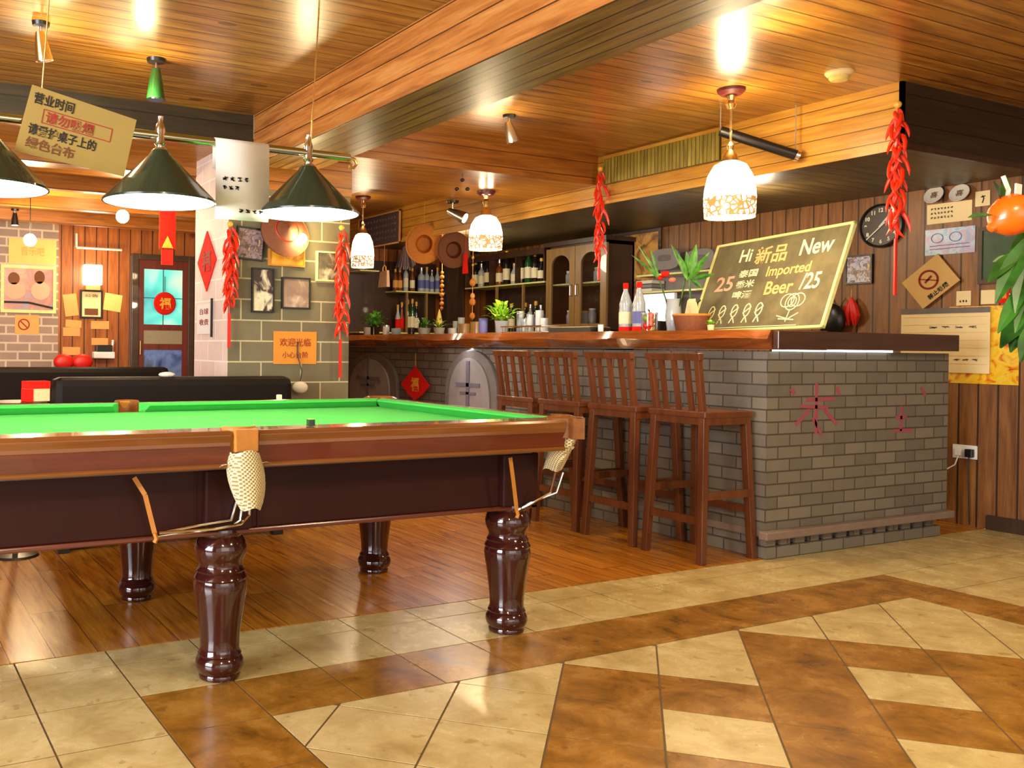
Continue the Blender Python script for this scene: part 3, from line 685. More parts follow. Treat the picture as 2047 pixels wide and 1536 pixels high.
# ================================================================== BAR STOOLS
def make_stool():
    """origin: floor under the middle of the seat; back towards -x, width along y"""
    t = thing('bar_stool', '', 'bar stool')
    MB().box(-.18, .18, -.192, .192, .752, .785).build('seat', MT['stool'], t, bevel=.006)
    for a in ((-.165,.165,-.185,-.165),(-.165,.165,.165,.185),(-.17,-.15,-.165,.165),(.15,.17,-.165,.165)):
        MB().box(*a, .715, .752).build('seat_rail', MT['stool'], t)
    for sx in (-1, 1):
        for sy in (-1, 1):
            MB().bar((sx*.19, sy*.188, 0), (sx*.155, sy*.160, .752), .038, .038, .040, .040, up=(0,1,0)).build('leg', MT['stool'], t, bevel=.003)
    MB().bar((-.178,-.18,.22), (-.178,.18,.22), .02, .04).build('stretcher', MT['stool'], t)
    MB().bar((.178,-.18,.26), (.178,.18,.26), .02, .04).build('stretcher', MT['stool'], t)
    for s in (-1, 1): MB().bar((-.17,s*.185,.35), (.17,s*.185,.35), .02, .04).build('stretcher', MT['stool'], t)
    for y in (-.158, .158): MB().bar((-.155, y*.97, .78), (-.20, y, 1.055), .030, .030, up=(0,1,0)).build('back_post', MT['stool'], t, bevel=.002)
    for y in (-.085, .0, .085): MB().bar((-.155, y, .78), (-.20, y, 1.055), .030, .014, up=(1,0,0)).build('back_slat', MT['stool'], t)
    MB().hexa([(-.215,-.183,1.048),(-.185,-.183,1.048),(-.185,.183,1.048),(-.215,.183,1.048),(-.225,-.184,1.088),(-.188,-.184,1.088),(-.188,.184,1.088),(-.225,.184,1.088)]).build('crest_rail', MT['stool'], t, bevel=.004)
    return t
st = None
for (y, x, rz, lab) in ((3.515, 4.025, 0, 'dark wooden bar stool nearest the brick corner, its white-lit crest in front of the counter'),
                        (3.985, 4.02, R(.5), 'second wooden bar stool from the brick corner of the bar'),
                        (4.44, 4.02, 0, 'third wooden bar stool from the brick corner, above the snooker table corner'),
                        (4.875, 4.025, R(-.5), 'farthest wooden bar stool, nearest the stone arch on the bar front')):
    if st is None: st = make_stool(); o = st
    else: o = copy_tree(st)
    o.location = (x, y, 0); o.rotation_euler.z = rz; o['label'] = lab; o['group'] = 'wooden bar stools along the counter'

# ================================================================== PENDANT LAMPS
def pendant(x, y, ztop, z0, z1, r, lab, w, scale=1):
    t = thing('pendant_lamp', lab, 'pendant lamp', (x, y, 0), 0, None)
    MB().lathe([(.001,ztop-.035),(.05,ztop-.032),(.068,ztop-.015),(.07,ztop)], n=24).build('ceiling_rose', plain('dark_red_metal', srgb(90,30,24), .4), t, smooth=True)
    MB().lathe([(.02,ztop-.10),(.028,ztop-.08),(.016,ztop-.06),(.02,ztop-.035)], n=16).build('brass_knuckle', MT['brass'], t, smooth=True)
    MB().tube([(0,0,ztop-.06),(0,0,z1+.09)], .006, 8).build('chain', MT['brass'], t)
    MB().lathe([(.008,z1+.10),(.02,z1+.08),(.014,z1+.06),(.034,z1+.03),(.042,z1+.01),(.045,z1-.01)], n=16).build('lamp_cap', MT['brass'], t, smooth=True)
    h = z1-z0
    s = MB().lathe([(r*.32,h),(r*.62,h*.93),(r*.86,h*.74),(r*.97,h*.5),(r,h*.33),(r*.98,h*.1),(r*.96,0),(r*.90,.004),(r*.92,h*.35),(r*.55,h*.9)], n=36, caps=False).build('shade', MT['shade'], t, smooth=True, loc=(0,0,z0))
    MB().sphere((0,0,h*.45), .03).build('bulb', MT['bulb'], s, smooth=True)
    point('pendant_light', (x, y, z0-.03), w, WARM, .05); point('pendant_uplight', (x, y, z1+.16), w*.35, WARM, .05)
p = at(1462, 178, Z=Zc); pendant(p.x, p.y, Zc, 1.793, 2.085, .128, 'large mosaic glass pendant lamp lit white in front of the bar soffit', 22)
p = at(972, 382, Z=Zl); pendant(p.x, p.y, Zl, 1.83, 2.085, .125, 'glowing glass pendant lamp above the counter, second from the right', 20)
p = at(726, 393, Z=Zc); q_ = at(723, 535, Y=p.y); q1 = at(723, 470, Y=p.y); q2 = at(745, 510, Y=p.y)
pendant(p.x, p.y, Zc, q_.z, q1.z+.02, q2.x-p.x, 'small cream glass pendant lamp beside the grey block pillar', 6)

# ================================================================== CHILI STRINGS
chp = MB().tube([(0,0,0),(.004,0,-.012),(.006,0,-.035),(.002,0,-.062),(-.006,0,-.082)], [.004,.009,.0085,.006,.0012], 7)
chm = None
def chili_string(x, y, z0, z1, lab, n=30, w=.035, tail=.0, mat='chili'):
    global chm
    t = thing('chili_string', lab, 'chili string', (x, y, z0), 0, 'red chili strings hung about the bar')
    MB().tube([(0,0,0),(0,0,z1-z0)], .003, 6).build('cord', MT['red'], t)
    Ln = z0-z1-tail; rr = random.Random(int(px_seed(x, y)))
    for i in range(n):
        f = i/(n-1); z = -.03-(Ln-.12)*f; a = i*2.4
        if chm is None: o = chp.build('chili', MT['chili'], t, smooth=True); chm = o.data
        else: o = bpy.data.objects.new('chili', chm); COL.objects.link(o); o.parent = t
        wig = .6+.4*math.sin(f*math.pi*3)**2
        o.location = (math.cos(a)*w*.35*wig, math.sin(a)*w*.35*wig, z); s = .95+rr.random()*.35
        o.scale = (s, s, s*(1+.3*rr.random())); o.rotation_euler = (R(24)*math.sin(a), -R(26)*math.cos(a), a)
    if tail: MB().bar((0,0,-Ln), (0,0,-Ln-tail), .018, .008).build('tassel', MT['red'], t)
    MB().sphere((0,0,-.01), .018, 10, 8).build('bead', MT['gold'], t)
    return t
def px_seed(x, y): return abs(x*1000+y*77)
def chs(px, pyt, pyb, lab, n, w, tail, **k):
    a = at(px, pyt, **k); b_ = at(px, pyb, **k); return chili_string(a.x, a.y, a.z, b_.z, lab, n, w, tail)
chs(1795, 205, 590, 'long red chili string at the bar soffit corner, in front of the clock', 44, .062, .28, X=XS-.06)
chs(1200, 335, 560, 'red chili string hanging under the soffit beside the glass-door cabinet', 30, .06, .10, X=XS-.06)
chs(460, 445, 695, 'dark red chili string on the left edge of the grey block pillar', 42, .055, .20, Y=PY0-.05)
chs(683, 452, 755, 'orange-red chili string on the right edge of the grey block pillar', 42, .058, .24, Y=PY0-.05)

# ================================================================== BACK BAR: shelves, cabinet, mirror opening
XB = 5.95
ys = lambda px, py=600, X=XB: at(px, py, X=X).y
y_cab0, y_cab1 = ys(1212), ys(1092); y_sh1 = 8.44
cab = thing('glass_door_cabinet', 'light brown wooden cabinet with two arched glass doors behind the bar', 'cabinet', (XB, (y_cab0+y_cab1)/2, 0))
cw = (y_cab1-y_cab0)/2; zt = Zs-.04; zb = 1.30
m = MB(); m.box(.02, .33, -cw, -cw+.03, .0, zt).box(.02, .33, cw-.03, cw, .0, zt).box(.31, .33, -cw, cw, 0, zt).box(.02, .33, -cw, cw, zt-.03, zt).box(.02, .33, -cw, cw, 0, zb-.02)
m.build('carcass', MT['cabd'], cab)
MB().box(.04, .30, -cw+.03, cw-.03, 1.715, 1.73).build('shelf', MT['framel'], cab)
for s in (-1, 1):
    y0, y1 = (-cw, -.003) if s < 0 else (.003, cw); fw = .075; zt2, zb2 = zt-.02, zb-.05
    outer = [(y0,zb2),(y1,zb2),(y1,zt2),(y0,zt2)]
    yc, r_ = (y0+y1)/2, (y1-y0)/2-fw
    m = MB(); m.box(-.005, .02, y0, y0+fw, zb2, zt2).box(-.005, .02, y1-fw, y1, zb2, zt2).box(-.005, .02, y0+fw, y1-fw, zb2, zb2+.09)
    n = 14; arc = [(yc+r_*math.cos(math.pi*k/n), zt2-.07-.10+.10*math.sin(math.pi*k/n)) for k in range(n+1)]
    for k in range(n):
        a, b_ = arc[k], arc[k+1]; m.prism([(a[0],a[1]),(b_[0],b_[1]),(b_[0],zt2),(a[0],zt2)], -.005, .02, 'X')
    d = m.build('door', MT['cab'], cab)
    MB().box(.006, .010, y0+fw, y1-fw, zb2+.09, zt2-.07).build('pane', MT['glass'], d)
    yk = y0+.035 if s > 0 else y1-.035
    MB().tube([(-.005,yk,1.60),(-.03,yk,1.61),(-.03,yk,1.70),(-.005,yk,1.71)], .006).build('handle', MT['steel'], d)
MB().box(-.03, .33, -cw-.02, cw+.02, zt, zt+.04).build('cornice', MT['cabd'], cab)

sh = thing('back_bar_shelving', 'dark wooden back bar shelving of two levels between cabinet and end wall', 'shelving', (XB, y_cab1+.03, 0))
Ls = y_sh1-y_cab1-.04
zS = at(1020, 568, X=XB).z
m = MB().box(.30, .33, 0, Ls, 0, Zs-.02); m.build('back_panel', MT['cabd'], sh)
MB().box(.0, .30, 0, Ls, zS-.014, zS).build('shelf', MT['framel'], sh)
MB().box(.0, .30, 0, Ls, 1.255, 1.27).build('shelf', MT['framel'], sh)
MB().box(-.02, .30, 0, Ls, .0, 1.0).build('base', MT['cabd'], sh)
MB().box(-.01, .30, 0, Ls, Zs-.09, Zs-.03).build('top_rail', MT['cabd'], sh)
for px in (1045, 992): 
    y = ys(px)-y_cab1-.03; MB().box(-.004, .02, y-.012, y+.012, 1.27, zS-.014).build('divider', MT['cab'], sh)
for y in (0, Ls*.33, Ls*.66, Ls-.02): MB().box(.0, .30, y, y+.02, zS, Zs-.09).build('divider', MT['cabd'], sh)
# shelving on the end wall, left
YB = 8.62
zS2 = at(835, 584, Y=YB).z
s2_ = thing('end_wall_shelving', 'dark wooden bottle shelving on the end wall behind the potted plants', 'shelving', (0, YB, 0))
xa, xb = at(712, 600, Y=YB).x, at(886, 600, Y=YB).x
MB().box(xa, xb, .15, .17, .0, 2.05).build('back_panel', MT['cabd'], s2_)
MB().box(at(784,600,Y=YB).x, xb, -.08, .15, zS2-.014, zS2).build('shelf', MT['framel'], s2_)
MB().box(xa, at(750,600,Y=YB).x, -.08, .15, at(730,541,Y=YB).z-.014, at(730,541,Y=YB).z).build('shelf', MT['framel'], s2_)
MB().box(xa, xb, -.08, .15, 1.25, 1.265).build('shelf', MT['framel'], s2_)
for px in (806, 845): x = at(px, 600, Y=YB).x; MB().box(x-.012, x+.012, -.085, -.06, 1.265, zS2-.014).build('divider', MT['cab'], s2_)
pst = thing('wooden_post', 'broad dark brown wooden post between the two bottle shelves behind the bar', 'post', (0,0,0))
xp0, xp1 = at(888, 600, Y=8.55).x, at(922, 600, Y=8.55).x
MB().box(xp0, xp1, 8.5, 8.6, 0, Zs).build('post', MT['cabd'], pst)

# bottles
def bottle(kind, lab, mat, lmat, h, r, group):
    t = thing('bottle', lab, 'bottle', (0,0,0), 0, group)
    prof = {'wine': [(r*.9,0),(r,.01),(r,h*.58),(r*.9,h*.66),(r*.42,h*.75),(r*.38,h*.97),(r*.42,h*.98),(r*.42,h)],
            'spirit': [(r*.95,0),(r,.01),(r,h*.62),(r*.8,h*.70),(r*.34,h*.76),(r*.34,h*.9)],
            'beer': [(r*.9,0),(r,.01),(r,h*.52),(r*.45,h*.74),(r*.40,h*.94),(r*.46,h)]}[kind]
    MB().lathe(prof, n=14).build('glass_body', mat, t, smooth=True)
    MB().lathe([(r*1.015,h*.15),(r*1.02,h*.16),(r*1.02,h*.47),(r*1.015,h*.48)], n=14).build('label', lmat, t, smooth=True)
    MB().lathe([(r*.40,h*.86),(r*.46,h*.87),(r*.46,h*1.0),(r*.40,h*1.005)], n=10).build('cap', MT['steel'] if kind == 'spirit' else MT['gold'], t, smooth=True)
    return t
protos = {}
def put_bottle(kind, matk, lmatk, h, r, loc, lab, group):
    key = (kind, matk, lmatk, round(h, 2))
    if key not in protos: protos[key] = bottle(kind, lab, MT[matk], MT[lmatk], h, r, group); o = protos[key]
    else: o = copy_tree(protos[key])
    o.location = loc; o['label'] = lab; o['group'] = group; return o
up = [(952,'wine','bglass','label',.30,'dark wine'),(964,'spirit','clearb','label',.26,'pale'),(976,'wine','bglass','label',.32,'dark'),(988,'spirit','amber','gold',.27,'amber'),
      (1000,'spirit','amber','label',.28,'squat amber'),(1014,'wine','bglass','label',.36,'tall dark'),(1030,'beer','clearb','label',.22,'small pale'),(1044,'spirit','bglass','label',.34,'white-labelled black'),
      (1058,'wine','greenb','label',.34,'green wine'),(1071,'wine','bglass','label',.31,'short dark wine'),(1084,'beer','bglass','label',.24,'small dark')]
for i, (px, k, m_, l_, h, d) in enumerate(up):
    y = ys(px, 560, XB+.1)
    put_bottle(k, m_, l_, h, .040, (XB+.09, y, zS+.001), '%s bottle on the upper back bar shelf, %s' % (d, ['leftmost','second from the left','third from the left','fourth from the left','fifth from the left','middle one','fifth from the cabinet','fourth from the cabinet','third from the cabinet','second from the cabinet','beside the cabinet'][i]), 'bottles on the upper back bar shelf')
lo = [(1052,'wine','bglass','label',.30),(1062,'spirit','clearb','labelb',.28),(1073,'wine','bglass','labelb',.31),(1083,'spirit','clearb','labelb',.27),(1024,'wine','bglass','label',.30)]
for i, (px, k, m_, l_, h) in enumerate(lo):
    put_bottle(k, m_, l_, h, .040, (XB+.09, ys(px, 620, XB+.1), 1.271), 'bottle on the lower back bar shelf, %s' % ['first right of the divider','second right of the divider','second from the cabinet','next to the cabinet','left of the divider'][i], 'bottles on the lower back bar shelf')
ul = [(790,'beer','amber','tan',.24),(799,'beer','amber','tan',.24),(811,'wine','clearb','label',.30),(824,'beer','amber','label',.26),(842,'spirit','clearb','labelb',.27),(853,'wine','clearb','labelb',.28),(863,'spirit','clearb','labelb',.25),(874,'wine','clearb','labelb',.28)]
for i, (px, k, m_, l_, h) in enumerate(ul):
    put_bottle(k, m_, l_, h, .029, (at(px, 570, Y=YB).x, YB, zS2+.001), 'bottle on the end wall shelf, %s' % ['leftmost, amber','second from the left, amber','third, tall and pale','fourth, amber with pale label','fourth from the post, blue label','third from the post, tall blue-labelled','second from the post, blue label','nearest the post, tall blue-labelled'][i], 'bottles on the end wall upper shelf')
ll = [(795,'beer','clearb','redbright',.30),(803,'beer','amber','redbright',.33),(815,'wine','greenb','label',.36),(824,'wine','greenb','label',.37),(832,'wine','bglass','label',.34)]
for i, (px, k, m_, l_, h) in enumerate(ll):
    put_bottle(k, m_, l_, h, .029, (at(px, 640, Y=YB).x, YB, 1.266), 'bottle on the lower end wall shelf, %s' % ['leftmost with red label','second, amber with red label','first of two green ones','second of two green ones','dark one at the right'][i], 'bottles on the end wall lower shelf')
# glassware in the cabinet
for i, (px, z, h) in enumerate(((1142,1.30,.16),(1150,1.30,.20),(1158,1.30,.12),(1172,1.30,.15),(1186,1.30,.17),(1196,1.731,.12),(1140,1.731,.11))):
    y = ys(px, 620, XB+.15); t = thing('glass_jar', 'glass jar inside the cabinet, %s' % ['far left on the lower shelf','tall one in the left door','short one in the left door','left one in the right door','tall one in the right door','on the upper shelf at right','on the upper shelf at left'][i], 'jar', (XB+.14, y, z+.001), 0, 'glass jars in the cabinet')
    MB().lathe([(.035,0),(.04,.01),(.04,h*.8),(.03,h*.9),(.03,h)], n=14).build('body', MT['clearb'], t, smooth=True)
    MB().lathe([(.032,h),(.032,h+.015)], n=14).build('lid', MT['gold'] if i%2 else MT['white'], t, smooth=True)

# framed opening with amber picture, bright screen and pale trays (right of the cabinet)
o, w, h = framed('framed_picture', 'large brown framed amber picture on the wall right of the glass-door cabinet', 'picture', (1228, 1320, 462, 650), 'X', XW, MT['frame'],
       picture('amber_scene', [srgb(190,120,60), srgb(226,168,84), srgb(120,70,40), srgb(210,150,90)], 5), .03)
t, w, h = sheet('screen', 'bright white lit screen behind the flower arrangement', 'screen', (1286, 1345, 590, 640), 'X', XW-.25, emit('lit_screen', (.8,.9,1,1), 1.1), th=.03)
MB().box(-w/2-.012, w/2+.012, .0, .03, -h/2-.012, h/2+.012).build('housing', MT['white'], t); MB().box(-.05, .05, -.03, .05, -h/2-.09, -h/2-.01).build('foot', MT['black'], t)
wsh = thing('wall_shelf', 'pale wall shelf carrying stacked trays behind the green plant', 'shelf', (0,0,0))
ya, yb = at(1438, 545, X=XW-.2).y, at(1276, 545, X=XW-.2).y
for zz in (at(1350,545,X=XW-.2).z, at(1350,580,X=XW-.2).z): MB().box(XW-.22, XW, ya, yb, zz-.015, zz).build('board', MT['framel'], wsh)
MB().box(XW-.02, XW, ya, yb, 1.25, at(1350,500,X=XW-.2).z).build('back_board', MT['stonel'], wsh)
for i, (pl, pr, lab) in enumerate(((1302, 1358, 'left pale oval tray with a dark fish shape on the wall shelf'), (1374, 1428, 'right pale oval tray with a dark fish shape on the wall shelf'))):
    c, w, h, rz = wall_frame(pl, pr, 497, 540, 'X', XW-.17); t = thing('oval_tray', lab, 'tray', (c.x, c.y, c.z), rz, 'pale trays on the wall shelf')
    n = 20; poly = [(w/2*math.copysign(abs(math.cos(a))**.6, math.cos(a)), h/2*math.copysign(abs(math.sin(a))**.6, math.sin(a))) for a in [2*math.pi*k/n for k in range(n)]]
    MB().prism(poly, -.012, .012, 'Y').build('dish', MT['stonel'], t, bevel=.004)
    MB().prism([(x*.45, z*.3+.01) for x, z in poly], -.016, -.011, 'Y').build('fish_shape', MT['stone'], t)
for i, zz in enumerate((.0, .035, .07)):
    c = at(1300, 560, X=XW-.12); t = thing('tray_stack', 'pale folded tray in the stack beside the amber picture, %s' % ('bottom','middle','top')[i], 'tray', (c.x, c.y, at(1350,580,X=XW-.2).z+.001+zz), 0, 'folded trays beside the picture')
    MB().box(-.08, .08, -.09, .09, 0, .030).build('tray', MT['stonel'] if i%2 else MT['leafd' if i == 9 else 'paper'], t, bevel=.006)

# ================================================================== THINGS ON THE COUNTER
ZT = 1.216
def on_counter(px, X=4.42): c = at(px, 650, X=X); return (X, c.y)
def potted(name, lab, px, X, pot_h, pot_r, potm, leafm, n, Lf, wf, spread, seed, stem=None, up=.35, cat='potted plant'):
    x, y = on_counter(px, X); t = thing(name, lab, cat, (x, y, ZT)); rr = random.Random(seed)
    MB().lathe([(pot_r*.75,0),(pot_r*.8,.004),(pot_r,pot_h*.95),(pot_r*1.05,pot_h),(pot_r*.9,pot_h),(pot_r*.85,pot_h*.85)], n=20).build('pot', potm, t, smooth=True)
    m = MB(); s_ = MB(); k = 0
    for i in range(n):
        a = rr.random()*6.28; e = up+rr.random()*(1.25-up); d = Vector((math.cos(a)*math.cos(e), math.sin(a)*math.cos(e), math.sin(e)))
        b = Vector((0,0,pot_h*.9)); j = b+d*spread*rr.random()
        m.leaf(j, d+Vector((0,0,.2)), Lf*(.6+.6*rr.random()), wf*(.7+.5*rr.random()), .5)
    m.build('foliage', leafm, t)
    for i in range(5):
        a = i*1.26; s_.tube([(0,0,pot_h*.8),(math.cos(a)*spread*.35,math.sin(a)*spread*.35,pot_h+spread*.6)], .003, 5)
    s_.build('stems', MT['leaf'], t)
    MB().lathe([(.001,pot_h*.86),(pot_r*.86,pot_h*.86)], n=16).build('soil', plain('soil', srgb(60,42,28), .9), t)
    return t
potted('potted_plant', 'bushy green plant in a dark glass pot at the left end of the counter', 748, 4.42, .085, .06, MT['bglass'], MT['leaf'], 90, .10, .032, .14, 3)
potted('potted_plant', 'low green plant with yellowish leaves in a glass bowl on the counter', 848, 4.42, .06, .06, MT['clearb'], MT['leaf'], 40, .07, .022, .08, 5)
t = potted('potted_plant', 'small plant with yellow flower cone in a pale pot on the counter', 878, 4.45, .06, .05, MT['clearb'], MT['leafb'], 30, .08, .02, .07, 8)
MB().lathe([(.02,.08),(.028,.11),(.018,.16),(.004,.22)], n=10).build('flower', MT['yellowc'], t, smooth=True)
potted('potted_plant', 'bright lime green leafy plant in a glass vase below the middle pendant', 1003, 4.42, .10, .055, MT['clearb'], MT['leafb'], 80, .11, .034, .13, 11)
# small vessels
def vessel(name, lab, cat, px, X, h, r, mat, group=None, lid=None):
    x, y = on_counter(px, X); t = thing(name, lab, cat, (x, y, ZT), 0, group)
    MB().lathe([(r*.9,0),(r,.006),(r,h*.9),(r*1.03,h),(r*.92,h),(r*.9,.01)], n=18).build('body', mat, t, smooth=True)
    if lid: MB().lathe([(r*.98,h),(r*.98,h+.012),(.004,h+.016)], n=18).build('lid', lid, t, smooth=True)
    return t
vessel('cup', 'pale lilac cup in front of the bushy plant at the counter end', 'cup', 734, 4.32, .075, .035, MT['stonel'])
vessel('glass_jar', 'clear glass jar right of the bushy plant on the counter', 'jar', 772, 4.36, .08, .032, MT['clearb'], 'glass jars on the counter', MT['steel'])
vessel('glass_jar', 'short bluish glass jar between the bushy and the low plant', 'jar', 792, 4.38, .06, .045, plain('blue_glass', srgb(120,140,160), .1, .1, 10, coat=.5), 'glass jars on the counter')
vessel('glass_jar', 'dark round jar left of the low plant on the counter', 'jar', 822, 4.38, .05, .032, MT['bglass'], 'glass jars on the counter', MT['black'])
vessel('glass_jar', 'pale glass jar under the yellow flower cone', 'jar', 905, 4.36, .05, .04, MT['clearb'], 'glass jars on the counter')
vessel('wooden_box', 'small round brown wooden box left of the lime green plant', 'box', 930, 4.40, .085, .055, MT['cab'])
vessel('wooden_box', 'brown wooden cylinder box beside the hanging gourds', 'box', 955, 4.45, .10, .06, MT['cab'])
vessel('cup', 'small blue and white cup left of the lime green plant', 'cup', 966, 4.34, .12, .035, MT['labelb'])
# white crockery and steel rack
for i, px in enumerate((912, 922, 1040, 1050, 1060, 1078, 1088)):
    vessel('drinking_glass', 'drinking glass on the counter, %s' % ['left one beside the brown box','right one beside the brown box','leftmost behind the steel rack','second behind the steel rack','third behind the steel rack','fourth behind the steel rack','last before the drip tray'][i], 'glass', px, 4.62, .12+.03*(i%3), .03, MT['clearb'], 'drinking glasses on the counter')
x, y = on_counter(1058, 4.40); rk = thing('dish_rack', 'low steel dish rack on the counter between lime plant and black drip tray', 'rack', (x, y, ZT))
m = MB()
hl = (at(1018,650,X=4.4).y-at(1100,650,X=4.4).y)/2
MB().tube([(-.08,-hl,.05),(.08,-hl,.05),(.08,hl,.05),(-.08,hl,.05),(-.08,-hl,.05)], .005, 6).build('rim', MT['chrome'], rk, smooth=True)
MB().box(-.08, .08, -hl, hl, .0, .012).build('tray', MT['steel'], rk, bevel=.003)
for k in range(14):
    yy = -hl+.02+k*(2*hl-.04)/13; MB().tube([(-.08,yy,.012),(-.08,yy,.05)], .002, 5).build('wire', MT['chrome'], rk)
x, y = on_counter(1155, 4.36); hl = (at(1112,650,X=4.36).y-at(1196,650,X=4.36).y)/2
dt = thing('drip_tray', 'flat black drip tray at the edge of the counter under the cabinet', 'tray', (x, y, ZT))
MB().box(-.08, .10, -hl, hl, 0, .035).build('tray', MT['black'], dt, bevel=.004)
MB().box(-.075, .095, -hl+.008, hl-.008, .035, .038).build('grille', MT['steel'], dt)
vessel('cup', 'small white cup right of the black drip tray', 'cup', 1201, 4.34, .05, .018, MT['white'])
# big water bottles
for i, (px, lab) in enumerate(((1250, 'left large clear bottle with red cap and pale label in front of the amber picture'), (1277, 'right large clear bottle with red cap and blue label in front of the amber picture'))):
    x, y = on_counter(px, 4.58); t = thing('large_bottle', lab, 'bottle', (x, y, ZT), 0, 'large bottles on the counter'); r = .042
    MB().lathe([(r*.9,0),(r,.01),(r,.15),(r*.95,.17),(r,.19),(r*.6,.25),(r*.36,.28),(r*.36,.30)], n=18).build('body', MT['clearb'], t, smooth=True)
    MB().lathe([(r*1.02,.06),(r*1.02,.14)], n=18, caps=False).build('label', MT['label'] if i == 0 else MT['labelb'], t, smooth=True)
    MB().lathe([(r*1.02,.0),(r*1.03,.04)], n=18, caps=False).build('base_band', MT['redbright'], t, smooth=True)
    MB().lathe([(r*.42,.295),(r*.42,.335),(.002,.338)], n=14).build('cap', MT['redbright'], t, smooth=True)
t = vessel('fruit_jar', 'glass jar of yellow and red fruit on the counter edge', 'jar', 1298, 4.40, .12, .05, MT['glass'])
frn = [MT['yellowc'], MT['chili'], MT['orange'], MT['yellowc'], MT['leafb'], MT['orange']]
for k in range(6): MB().sphere((.018*math.cos(k*2.1), .018*math.sin(k*2.1), .025+.015*k), .024, 10, 8).build('fruit', frn[k], t, smooth=True)
MB().leaf((0,0,.12),(0,.5,1),.04,.02).build('leaf', MT['leafd'], t)
x, y = on_counter(1297, 4.30); t = thing('red_ribbon', 'red ribbon bow at the foot of the fruit jar', 'ribbon', (x, y, ZT))
MB().leaf((0,0,.02),(0,1,.4),.05,.03,.1).leaf((0,0,.02),(0,-1,.4),.05,.03,.1).sphere((0,0,.02),.012,8,6).build('bow', MT['redbright'], t)
# basket
x, y = on_counter(1382, 4.50); r = .105
bk = thing('woven_basket', 'brown woven basket with folded pale paper beside the leaning chalkboard', 'basket', (x, y, ZT))
MB().lathe([(r*.8,0),(r*.85,.005),(r,.09),(r*1.03,.10),(r*.96,.10),(r*.8,.02)], n=28).build('body', MT['strawd'], bk, smooth=True)
MB().tube([(r*math.cos(a)*1.0, r*math.sin(a)*1.0, .10) for a in [k*math.pi/12 for k in range(25)]], .008, 6).build('rim', MT['straw'], bk, smooth=True)
for k in range(4): MB().box(-.03, .03, -.002, .002, .03, .18+.02*(k%2)).build('folded_paper', MT['cream'], bk, loc=(0, -.05+.033*k, 0)).rotation_euler = (R(-12+8*k), 0, R(80))
# vase with red flowers and long green stems
x, y = on_counter(1346, 4.56); fv = thing('flower_arrangement', 'tall glass vase with red flowers and long green stems on the counter', 'flower arrangement', (x, y, ZT))
MB().lathe([(.035,0),(.038,.01),(.05,.10),(.04,.20),(.045,.21),(.036,.19),(.03,.02)], n=18).build('vase', MT['clearb'], fv, smooth=True)
def rel(px, py, X=4.56): p = at(px, py, X=X); return Vector((X-x, p.y-y, p.z-ZT))
for (p0, p1, nm) in (((1350,640),(1372,545),1),((1340,640),(1318,560),2),((1352,640),(1400,600),3)):
    MB().tube([rel(*p0), (rel(*p0)+rel(*p1))/2+Vector((.01,0,0)), rel(*p1)], .005, 6).build('stem', MT['leafd'], fv, smooth=True)
for i, (px, py) in enumerate(((1330,548),(1344,560),(1320,556))): MB().sphere(rel(px, py), .026-.004*i, 10, 8, (1,1,.8)).build('flower', MT['redbright'] if i != 1 else plain('coral_petal', srgb(226,110,90), .5), fv, smooth=True)
m = MB(); c0 = rel(1378, 560); rr = random.Random(9)
for (px, py, wl) in ((1392,485,.05),(1420,500,.03),(1345,485,.03),(1425,545,.03),(1360,505,.04),(1372,500,.045),(1400,575,.03),(1408,530,.035)):
    tip = rel(px, py); m.leaf(c0+Vector((rr.random()*.04-.02,0,0)), tip-c0, (tip-c0).length, wl, .05, 6, up=(.7,.3,.3))
for (px, py) in ((1275,480),(1300,490),(1262,500),(1300,530)):
    tip = rel(px, py); b0 = rel(1318, 560); m.leaf(b0, tip-b0, (tip-b0).length, .02, .1, 6, up=(.7,.3,.3))
for (px, py) in ((1330,600),(1350,596),(1340,612),(1365,600)): m.leaf(rel(1346,620), rel(px,py)-rel(1346,620), .07, .03, .3)
m.build('leaves', MT['leaf'], fv)
MB().tube([rel(1378,640), rel(1380,600), rel(1378,545)], .006, 6).build('stem', MT['leafd'], fv, smooth=True)
x, y = on_counter(1421, 4.40); potted('potted_plant', 'tiny yellow-green sprig in front of the left foot of the chalkboard', 1421, 4.36, .035, .02, MT['cream'], MT['leafb'], 14, .05, .014, .03, 21)

# leaning chalkboard
TR, TL = Vector((4.75,3.135,1.793)), Vector((4.979,4.214,1.793)); BR = Vector((4.53,3.16,ZT+.004)); BL = BR+(TL-TR)
xr = (BR-BL).normalized(); zr = (TR-BR).normalized(); yr = zr.cross(xr).normalized()
cb_ = (BL+BR+TL+TR)/4
bd = thing('chalkboard', 'large tilted menu chalkboard with pale frame standing on the bar counter', 'chalkboard', (0,0,0))
bd.matrix_world = Matrix(((xr.x,yr.x,zr.x,cb_.x),(xr.y,yr.y,zr.y,cb_.y),(xr.z,yr.z,zr.z,cb_.z),(0,0,0,1)))
bw, bh = (TR-TL).length, (TR-BR).length
m = MB().box(-bw/2, bw/2, -.012, .012, bh/2-.016, bh/2).box(-bw/2, bw/2, -.012, .012, -bh/2, -bh/2+.016).box(-bw/2, -bw/2+.018, -.012, .012, -bh/2, bh/2).box(bw/2-.018, bw/2, -.012, .012, -bh/2, bh/2)
m.build('frame', MT['framel'], bd, bevel=.003)
MB().box(-bw/2+.016, bw/2-.016, -.004, .006, -bh/2+.015, bh/2-.015).build('board', MT['chalkb'], bd)
